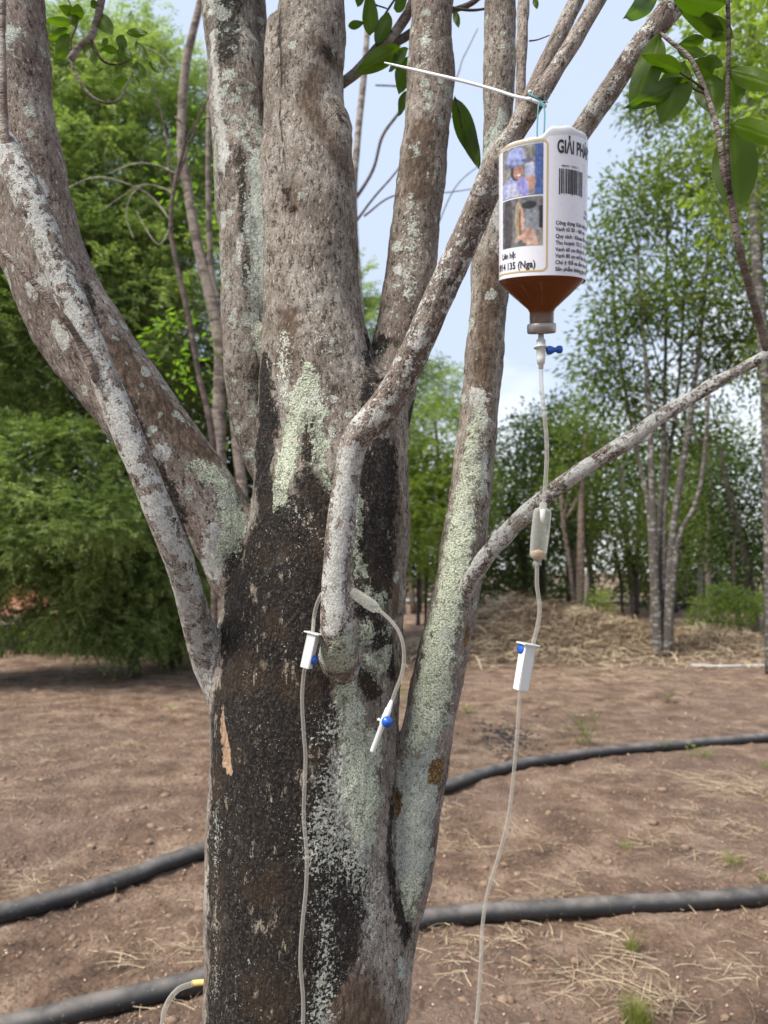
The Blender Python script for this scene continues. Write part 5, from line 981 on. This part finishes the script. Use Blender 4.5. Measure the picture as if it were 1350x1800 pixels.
# gold rounded frame (left panel)
def strip(name, pts, wpx, mat, off, parent):
    P = np.array(pts, float); T = unit(np.gradient(P, axis=0)); S = np.stack([-T[:, 1], T[:, 0]], -1) * wpx / 2; a = P + S; b = P - S; q = np.stack([a, b], 1).reshape(-1, 2)
    v = wrapxy(q[:, 0], zb(q[:, 1] + slope(q[:, 0])), off); i = np.arange(len(P) - 1)[:, None] * 2; f = np.concatenate([i, i + 1, i + 3, i + 2], 1); return lk(name, v, f, mat, parent)
ur = float(px2u(947)); ul = float(px2u(879)) - 40; fr = [(x, 270) for x in np.linspace(ul, ur - 9, 30)] + [(ur - 9 + 9 * math.sin(t), 279 - 9 * math.cos(t)) for t in np.linspace(.15, 1.5, 8)] + [(ur, y) for y in np.linspace(282, 478, 40)] + [(ur - 9 + 9 * math.cos(t), 478 + 9 * math.sin(t)) for t in np.linspace(.15, 1.5, 8)] + [(x, 487) for x in np.linspace(ur - 10, ul, 30)]
strip('gold_frame', fr, 2.4, m_gold, .0006, label)
# two printed photographs as fine grids of ink colours
def print_grid(name, px0, px1, y0, y1, fn):
    u0, u1 = float(px2u(px0)), float(px2u(px1)); nx, ny = 90, 110; U_, Y_ = np.meshgrid(np.linspace(u0, u1, nx), np.linspace(y0, y1, ny), indexing='ij'); px = 956 + 78.5 * np.sin(U_ / RP); X = (px - px0) / (px1 - px0); Z = (Y_ - y0) / (y1 - y0)
    col = fn(X.ravel(), Z.ravel()); v = wrapxy(U_.ravel(), zb(Y_.ravel() + slope(U_.ravel())), .0006); i = np.arange(nx - 1)[:, None] * ny + np.arange(ny - 1)[None]; f = np.stack([i, i + ny, i + ny + 1, i + 1], -1).reshape(-1, 4)
    g = col.reshape(nx, ny, 3)
    for _ in range(3): q_ = np.pad(g, ((1, 1), (1, 1), (0, 0)), 'edge'); g = (q_[:-2, 1:-1] + q_[2:, 1:-1] + q_[1:-1, :-2] + q_[1:-1, 2:] + 2 * q_[1:-1, 1:-1]) / 6
    Pn = np.stack([U_.ravel(), Y_.ravel(), U_.ravel() * 0], -1); col = np.clip(g.reshape(-1, 3) * (1 + .42 * fbm(Pn, .16, 4, px0))[:, None] * .85, 0, 1)
    m = M('printed_photo_ink'); a = m.n('ShaderNodeAttribute', attribute_name='ink').outputs['Color']; mt = m.done(m.pbr(a, .3)); lk(name, v, f, mt, label, attrs={'ink': np.concatenate([col, np.ones((len(col), 1))], 1)})
def blob(X, Z, cx, cy, rx, ry, rot=0.0):
    c, s = math.cos(rot), math.sin(rot); dx, dy = X - cx, (Z - cy); return ((dx * c + dy * s) / rx) ** 2 + ((-dx * s + dy * c) / ry) ** 2 < 1
def ph1(X, Z):
    P = np.stack([X, Z, X * 0], -1); c = np.array((.20, .19, .17)) + .12 * fbm(P, 12, 4)[:, None]; c = np.where((X > .78)[:, None], np.array((.05, .10, .30)) + .05 * fbm(P, 10, 3, 5)[:, None], c)
    def put(m_, col, n_=.02): c[m_] = np.array(col) + n_ * fbm(P[m_], 20, 3)[:, None]
    put(blob(X, Z, .28, .92, .34, .36), (.30, .32, .55)); put((Z > .72) & (X > .08) & (X < .6), (.42, .43, .58)); put(blob(X, Z, .46, .80, .13, .24, -.5), (.28, .27, .62)); put(blob(X, Z, .31, .48, .14, .20), (.03, .025, .03))
    put(blob(X, Z, .35, .50, .115, .165), (.34, .18, .14)); put(blob(X, Z, .36, .575, .045, .018), (.80, .70, .66), 0); put(blob(X, Z, .30, .46, .02, .012), (.08, .04, .04), 0); put(blob(X, Z, .40, .455, .02, .012), (.08, .04, .04), 0)
    put(blob(X, Z, .30, .20, .22, .19), (.30, .34, .62)); put(blob(X, Z, .40, .335, .34, .055, -.12), (.10, .11, .22)); put(blob(X, Z, .28, .30, .24, .06, .25), (.22, .26, .48))
    put((X > .52) & (X < .78) & (Z > .38) & (Z < .66), (.34, .37, .52)); put(blob(X, Z, .65, .38, .13, .03), (.50, .52, .62)); put((X > .56) & (X < .74) & (Z > .46) & (Z < .56), (.36, .40, .60)); put(blob(X, Z, .70, .76, .10, .15, .3), (.42, .25, .20)); put(blob(X, Z, .60, .66, .06, .05), (.50, .30, .24))
    return np.clip(c, .01, .9)
def ph2(X, Z):
    P = np.stack([X, Z, X * 0], -1); c = np.array((.13, .13, .14)) + .10 * fbm(P, 9, 5)[:, None]
    def put(m_, col, n_=.03): c[m_] = np.array(col) + n_ * fbm(P[m_], 16, 3)[:, None]
    put(blob(X, Z, .72, .60, .22, .46), (.20, .22, .25), .08); put(blob(X, Z, .64, .17, .20, .08), (.015, .015, .018), 0); put((X > .90) & (Z > .2) & (Z < .66), (.01, .01, .012), 0); put((X > .90) & (Z > .66), (.30, .27, .22)); put(blob(X, Z, .12, .5, .10, .6), (.06, .05, .05))
    put(blob(X, Z, .36, .46, .09, .40), (.34, .26, .17), .10); put(blob(X, Z, .40, .52, .03, .30), (.16, .09, .05)); put(blob(X, Z, .46, .48, .045, .26, -.06), (.52, .33, .26)); put(blob(X, Z, .62, .80, .19, .17), (.42, .26, .21)); put(blob(X, Z, .72, .96, .16, .16), (.52, .34, .27)); put(blob(X, Z, .38, .84, .14, .045, -.5), (.54, .35, .28))
    return np.clip(c, .01, .9)
print_grid('printed_photo', 880.5, 940, 276, 360, ph1); print_grid('printed_photo', 880.5, 940, 363, 444, ph2)
def text(body, u, y, size, mat, width=None, off=.0006, bold=.012, ax='L', name='lettering', sx=1.0):
    cu = bpy.data.curves.new('t', 'FONT'); cu.body = body; cu.size = 1; cu.offset = bold; cu.resolution_u = 3; cu.align_x = 'RIGHT' if ax == 'R' else 'LEFT'
    to = bpy.data.objects.new('t', cu); C.objects.link(to); g = bpy.context.evaluated_depsgraph_get(); me = bpy.data.meshes.new_from_object(to.evaluated_get(g)); bpy.data.objects.remove(to)
    q = np.array([v_.co[:] for v_ in me.vertices]); fa = [list(p.vertices) for p in me.polygons]; bpy.data.meshes.remove(me)
    U_ = u + q[:, 0] * size * sx; Y_ = y - q[:, 1] * size; keep = np.abs(U_) < 200; v = wrapxy(U_, zb(Y_ + slope(U_)), off); t3 = [f_ for f_ in fa if len(f_) == 3]; t4 = [f_ for f_ in fa if len(f_) > 3]
    for f_ in t4: t3 += [[f_[0], f_[i_], f_[i_ + 1]] for i_ in range(1, len(f_) - 1)]
    return lk(name, v, np.array(t3), mat, label, smooth=False)
u0 = float(px2u(962))
text('GIẢI PHÁP T', u0 + 1, 291.5, 30, m_ink, bold=.034, sx=.56)
for k, (s_, y) in enumerate([('Công dụng: Kích thích trầm', 411), ('Vanh từ 50 - 160 cm.', 421.5), ('Quy cách : Khoan lỗ truyền', 433), ('Thu hoạch: Từ 2 - 3 năm.', 444), ('Vanh 60 cm được 8 - 10 lỗ', 455), ('Vanh 80 cm trở lên được 10 lỗ', 465.5), ('Chú ý: Để xa tầm tay trẻ em.', 476.5), ('Sản phẩm không gây kích ứng', 487.5)]):
    text(s_, u0, y, 9.0, m_ink, bold=.026, sx=.90)
text('CÔNG TY', float(px2u(1019)), 386, 8, m_ink, sx=.8); text('XNK NÔNG', float(px2u(1018)), 394.5, 8, m_ink, sx=.8)
text('Liên hệ:', float(px2u(898)) , 462, 14, m_ink, ax='R', sx=.8, bold=.024); text('0914 135 (Nga)', float(px2u(929)), 481, 16.5, m_ink, ax='R', sx=.86, bold=.024)
# bar code
bar = []; ub = float(px2u(967)); ue = float(px2u(1014)); q = ub; rb = np.random.RandomState(5)
bw = M('t'); vs = []; fs = []; nb = 0
while q < ue:
    wd_ = rb.choice([.7, 1.1, 1.6, 2.2]); y1 = 359 if len(vs) % 9 else 361; vv_ = wrapxy(np.array([q, q + wd_, q + wd_, q]), zb(np.array([318, 318, y1, y1]) + slope(q)), .0006); vs.append(vv_); fs.append([nb, nb + 3, nb + 2, nb + 1]); nb += 4; q += wd_ + rb.choice([.7, .9, 1.4])
bpy.data.materials.remove(bw.m); lk('barcode', np.vstack(vs), np.array(fs), m_ink, label, smooth=False); text('480091 170311 1', ub + 4, 315, 5, m_ink, bold=.01, sx=1.05)

# ---------------------------------------------------------------- infusion lines
m_tube = plastic('clear_grey_tubing', (.55, .52, .47), .2, trans=.3, alpha=.26); m_tube_in = plastic('liquid_in_tube', (.40, .30, .24), .3)
m_clear = plastic('clear_chamber', (.62, .62, .56), .10, alpha=.14)
def obj_tube(name, rows, mat, parent, seg=14, step=.006): 
    c = to_path(rows, step); v, f, _ = tube_geo(c, seg); return mk(name, v, f, mat, parent)
def along_lathe(name, p0, p1, prof, mat, parent, seg=24):
    """lathe along the line p0->p1; prof rows (fraction, radius m)"""
    a, b = np.array(p0), np.array(p1); rows = [[*(a + (b - a) * t_), r_] for t_, r_ in prof]; v, f, _ = tube_geo(np.array(rows), seg); return mk(name, v, f, mat, parent)
line1 = thing('infusion_line', at(950, 590, BY), 'clear drip line hanging down from the bottle cap with drip chamber and white roller clamp', 'drip line')
sc = along_lathe('stopcock', at(951, 588, BY), at(951, 648, BY), [(0, 5 * PX), (.15, 5.5 * PX), (.16, 8 * PX), (.36, 8.5 * PX), (.37, 13 * PX), (.40, 13 * PX), (.41, 8 * PX), (.7, 8 * PX), (.86, 6.5 * PX), (.87, 4.6 * PX), (1, 4.4 * PX)], m_nat, line1)
along_lathe('knob', at(961, 616, BY), at(988, 614, BY), [(0, 6 * PX), (.12, 8 * PX), (.3, 7.5 * PX), (.5, 4.5 * PX), (.62, 4.5 * PX), (.72, 7 * PX), (.92, 7 * PX), (1, 5.5 * PX)], m_blue, sc)
obj_tube('tube', [(951, 640, 3.7, BY), (952, 680, 3.7, BY), (957, 730, 3.7, BY), (961, 780, 3.7, BY), (960, 830, 3.7, BY), (955, 890, 3.7, BY)], m_tube, line1)
ch = along_lathe('drip_chamber', at(955, 884, BY), at(944, 993, BY), [(0, 6.5 * PX), (.08, 6.5 * PX), (.085, 8 * PX), (.10, 13 * PX), (.14, 15.5 * PX), (.2, 16 * PX), (.55, 16 * PX), (.84, 14.6 * PX), (.89, 13 * PX), (.91, 7.5 * PX), (.955, 6 * PX), (.96, 7.5 * PX), (1, 7.5 * PX)], m_clear, line1, 32)
a_, b_ = at(946.3, 970, BY), at(945.3, 982, BY); along_lathe('liquid', a_, b_, [(0, 14 * PX), (.3, 13.8 * PX), (.8, 12 * PX), (1, 7 * PX)], plastic('pale_brown_liquid', (.50, .33, .20), .1, alpha=.6), ch)
along_lathe('dropper', at(954, 896, BY), at(953, 918, BY), [(0, 5 * PX), (.6, 4 * PX), (1, 2.5 * PX)], m_nat, ch)
obj_tube('tube', [(944, 990, 3.6, BY), (944, 1030, 3.6, BY), (948, 1060, 3.6, BY), (947, 1090, 3.6, BY), (936, 1135, 3.6, BY), (927, 1165, 3.2, .75), (915, 1210, 3.2, .75), (909, 1290, 3.2, .75), (902, 1370, 3.2, .755), (893, 1440, 3.2, .76), (878, 1500, 3.2, .77), (857, 1570, 3.2, .78), (848, 1630, 3.2, .78), (845, 1700, 3.2, .78), (838, 1790, 3.2, .78), (826, 1880, 3.2, .78), (790, 2000, 3.2, .80), (740, 2150, 3.2, .85)], m_tube, line1)
def clamp(parent, top, bot, Y, wt, wb, yaw, wheel_y, side):
    a, b = at(*top, Y), at(*bot, Y); ax = unit(b - a); L_ = np.linalg.norm(b - a); rt = unit(np.array((math.cos(yaw), math.sin(yaw), 0)) - ax * (math.cos(yaw) * ax[0] + math.sin(yaw) * ax[1])); fw = np.cross(ax, rt)
    def bx(t0, t1, w0, w1, d0, d1, ox=0., oy=0.):
        v = []
        for t_, w_, d_ in ((t0, w0, d0), (t1, w1, d1)):
            for sx_, sy_ in ((-1, -1), (1, -1), (1, 1), (-1, 1)): v.append(a + ax * L_ * t_ + rt * (sx_ * w_ / 2 + ox) + fw * (sy_ * d_ / 2 + oy))
        return np.array(v), np.array([(3, 2, 1, 0), (4, 5, 6, 7), (0, 1, 5, 4), (1, 2, 6, 5), (2, 3, 7, 6), (3, 0, 4, 7)])
    s = Y / F; th = 1.6 * s; dpt = 17 * s
    parts = [bx(0, .035, (wt + 12) * s, (wt + 12) * s, dpt + 7 * s, dpt + 7 * s), bx(.035, 1, th, th, dpt, dpt * .85, -wt * s / 2 + th / 2), bx(.036, .999, th, th, dpt, dpt * .85, wt * s / 2 - th / 2, 0), bx(.037, .998, wt * s - 2 * th, wt * s - 2 * th, th, th, 0, dpt * .42), bx(.30, .997, wt * s * .45, wt * s * .35, th * 2, th * 2, 0, -dpt * .36), bx(.96, .996, wt * s * .96, wt * s * .9, dpt * .8, dpt * .8)]
    v, f = join(parts); c = mk('roller_clamp', v, f, m_nat, parent, smooth=False)
    bm_ = c.modifiers.new('bevel', 'BEVEL'); bm_.width = .0004; bm_.segments = 2
    wc = a + ax * L_ * wheel_y - fw * dpt * .25 * 1.0 + rt * side * s; along_lathe('roller', wc - rt * 5.5 * s, wc + rt * 5.5 * s, [(0, 6 * s), (.08, 8.5 * s), (.92, 8.5 * s), (1, 6 * s)], m_blue, c, 20); return c
clamp(line1, (929, 1131), (915, 1213), BY - .003, 23, 20, .5, .14, -8)

line2 = thing('infusion_line', at(590, 1045, .965), 'short clear drip line looped over the branch stub against the mossy trunk with blue stopcock', 'drip line')
Y2 = .93
obj_tube('tube', [(566, 1043, 3.3, .958), (557, 1062, 3.3, .958), (552, 1085, 3.3, .96), (549, 1115, 3.3, .945), (540, 1160, 3.3, .945), (534, 1185, 3.3, .958), (531, 1230, 3.3, .958), (534, 1290, 3.3, .958), (537, 1330, 3.3, .958), (535, 1390, 3.3, .958), (534, 1440, 3.3, .96), (539, 1500, 3.3, .958), (538, 1560, 3.3, .958), (532, 1620, 3.3, .96), (528, 1690, 3.3, .96), (533, 1760, 3.3, .96), (532, 1840, 3.3, .96), (534, 1960, 3.3, .96)], m_tube, line2)
s2_ = Y2 / F
along_lathe('drip_chamber', at(618, 1040, .935), at(668, 1074, .925), [(0, 8 * s2_), (.06, 9.6 * s2_), (.7, 10.5 * s2_), (.88, 9 * s2_), (.92, 5.5 * s2_), (1, 5 * s2_)], m_clear, line2, 28)
obj_tube('tube', [(664, 1071, 3.3, .926), (682, 1086, 3.3, .92), (698, 1105, 3.3, .915), (708, 1130, 3.3, .91), (710, 1160, 3.3, .91), (705, 1190, 3.3, .91), (695, 1215, 3.3, .91), (688, 1236, 3.3, .91)], m_tube, line2)
sc2 = along_lathe('stopcock', at(689, 1231, .91), at(654, 1322, .905), [(0, 3.2 * s2_), (.16, 4.6 * s2_), (.17, 5.6 * s2_), (.36, 6.2 * s2_), (.47, 6 * s2_), (.48, 5 * s2_), (.98, 4.4 * s2_), (1, 3.5 * s2_)], m_nat, line2)
along_lathe('knob', at(679, 1268, .908), at(681.5, 1269.5, .9005), [(0, 5 * s2_), (.5, 5 * s2_), (.52, 9.5 * s2_), (1, 9 * s2_)], m_blue, sc2); along_lathe('side_port', at(676, 1270, .91), at(664, 1264, .91), [(0, 1.5 * s2_), (1, 2.4 * s2_)], m_nat, sc2, 10)
clamp(line2, (552, 1112), (538, 1174), .94, 17, 15, -.35, .74, 8)

line3 = thing('infusion_line', on_ground(300, 1800), 'clear tube with yellow tip poking out from behind the trunk at the lower left', 'tube')
obj_tube('tube', [(278, 1900, 4.5, 1.10), (286, 1800, 4.5, 1.12), (292, 1768, 4.5, 1.13), (312, 1740, 4.5, 1.14), (342, 1728, 4.5, 1.15)], m_tube, line3); obj_tube('yellow_tip', [(338, 1729, 5, 1.15), (352, 1727, 5, 1.15), (380, 1728, 5, 1.15), (420, 1735, 5, 1.15)], plastic('yellow_rubber', (.62, .42, .14), .4), line3)
# white tie and the green hanger
m_cord = plastic('white_plastic_tie', (.72, .73, .75), .35, trans=.2)
tie = thing('plastic_tie', at(945, 178, .765), 'long white plastic tie stretched from the leaf to the bottle branch', 'tie')
obj_tube('strap', [(676, 110, 1.2, .86), (700, 116, 2.2, .85), (760, 130, 2.9, .82), (815, 143, 3.1, .80), (870, 158, 2.9, .78), (905, 169, 2.7, .76), (934, 175, 2.5, .745)], m_cord, tie)
c2 = BR['branch_e2']; ic = int(np.argmin(np.linalg.norm(c2[:, :3] - at(941, 181, .767), axis=1))); cc = c2[ic, :3]; tt_ = unit(c2[ic + 2, :3] - c2[ic - 2, :3]); e1 = unit(np.cross(tt_, (0, 1, 0))); e2 = np.cross(tt_, e1)
lp = [[*(cc + (e1 * math.cos(t_) + e2 * math.sin(t_)) * (c2[ic, 3] + .0016) + tt_ * .0012 * t_), .0020] for t_ in np.linspace(0, 6.6, 40)]; v, f, _ = tube_geo(np.array(lp), 10); mk('loop', v, f, m_cord, tie)
m_gr = plastic('green_string', (.03, .22, .24), .5); hg = thing('hanger_string', at(948, 182, .75), 'thin green string loop holding up the bottle', 'string')
v, f, _ = tube_geo(np.array([[*(cc + (e1 * math.cos(t_) + e2 * math.sin(t_)) * (c2[ic, 3] + .0012) + tt_ * (.006 - .0006 * t_)), .0009] for t_ in np.linspace(0, 6.6, 40)]), 8); mk('loop', v, f, m_gr, hg)
obj_tube('strand', [(951, 178, 1.4, .748), (957, 192, 1.4, .746), (957, 220, 1.4, .745), (955, 250, 1.4, .745)], m_gr, hg); obj_tube('strand', [(947, 182, 1.4, .752), (945, 205, 1.4, .750), (944, 235, 1.4, .748), (945, 268, 1.4, .747)], m_gr, hg); obj_tube('strand', [(950, 180, 1.2, .748), (958, 178, 1.2, .746), (963, 180, 1.0, .745)], m_gr, hg)
# fallen leaf beside the near pipe
g = on_ground(345, 1738); lf = M('tan_fallen_leaf'); lf = lf.done(lf.pbr((.42, .24, .15), .7))
u = np.linspace(0, 1, 9); wv = np.sin(math.pi * u) * .016; Vl = np.concatenate([np.stack([g[0] - .03 + u * .07, g[1] + u * .01 + s_ * wv, np.full(9, float(gz(g[0], g[1])[0]) + .010) + .006 * abs(s_) + .004 * np.sin(u * 3)], -1) for s_ in (-1, 0, 1)]); i = np.arange(8)[:, None]; fl_ = np.concatenate([np.concatenate([i + k * 9, i + k * 9 + 1, i + k * 9 + 10, i + k * 9 + 9], 1) for k in (0, 1)])
tag(mk('fallen_leaf', Vl, fl_, lf, org=(g[0], g[1], 0)), 'single curled tan leaf on the soil beside the near pipe left of the trunk', 'leaf')
print('TRIS', sum(len(o.data.polygons) * 2 for o in bpy.data.objects if o.type == 'MESH'))
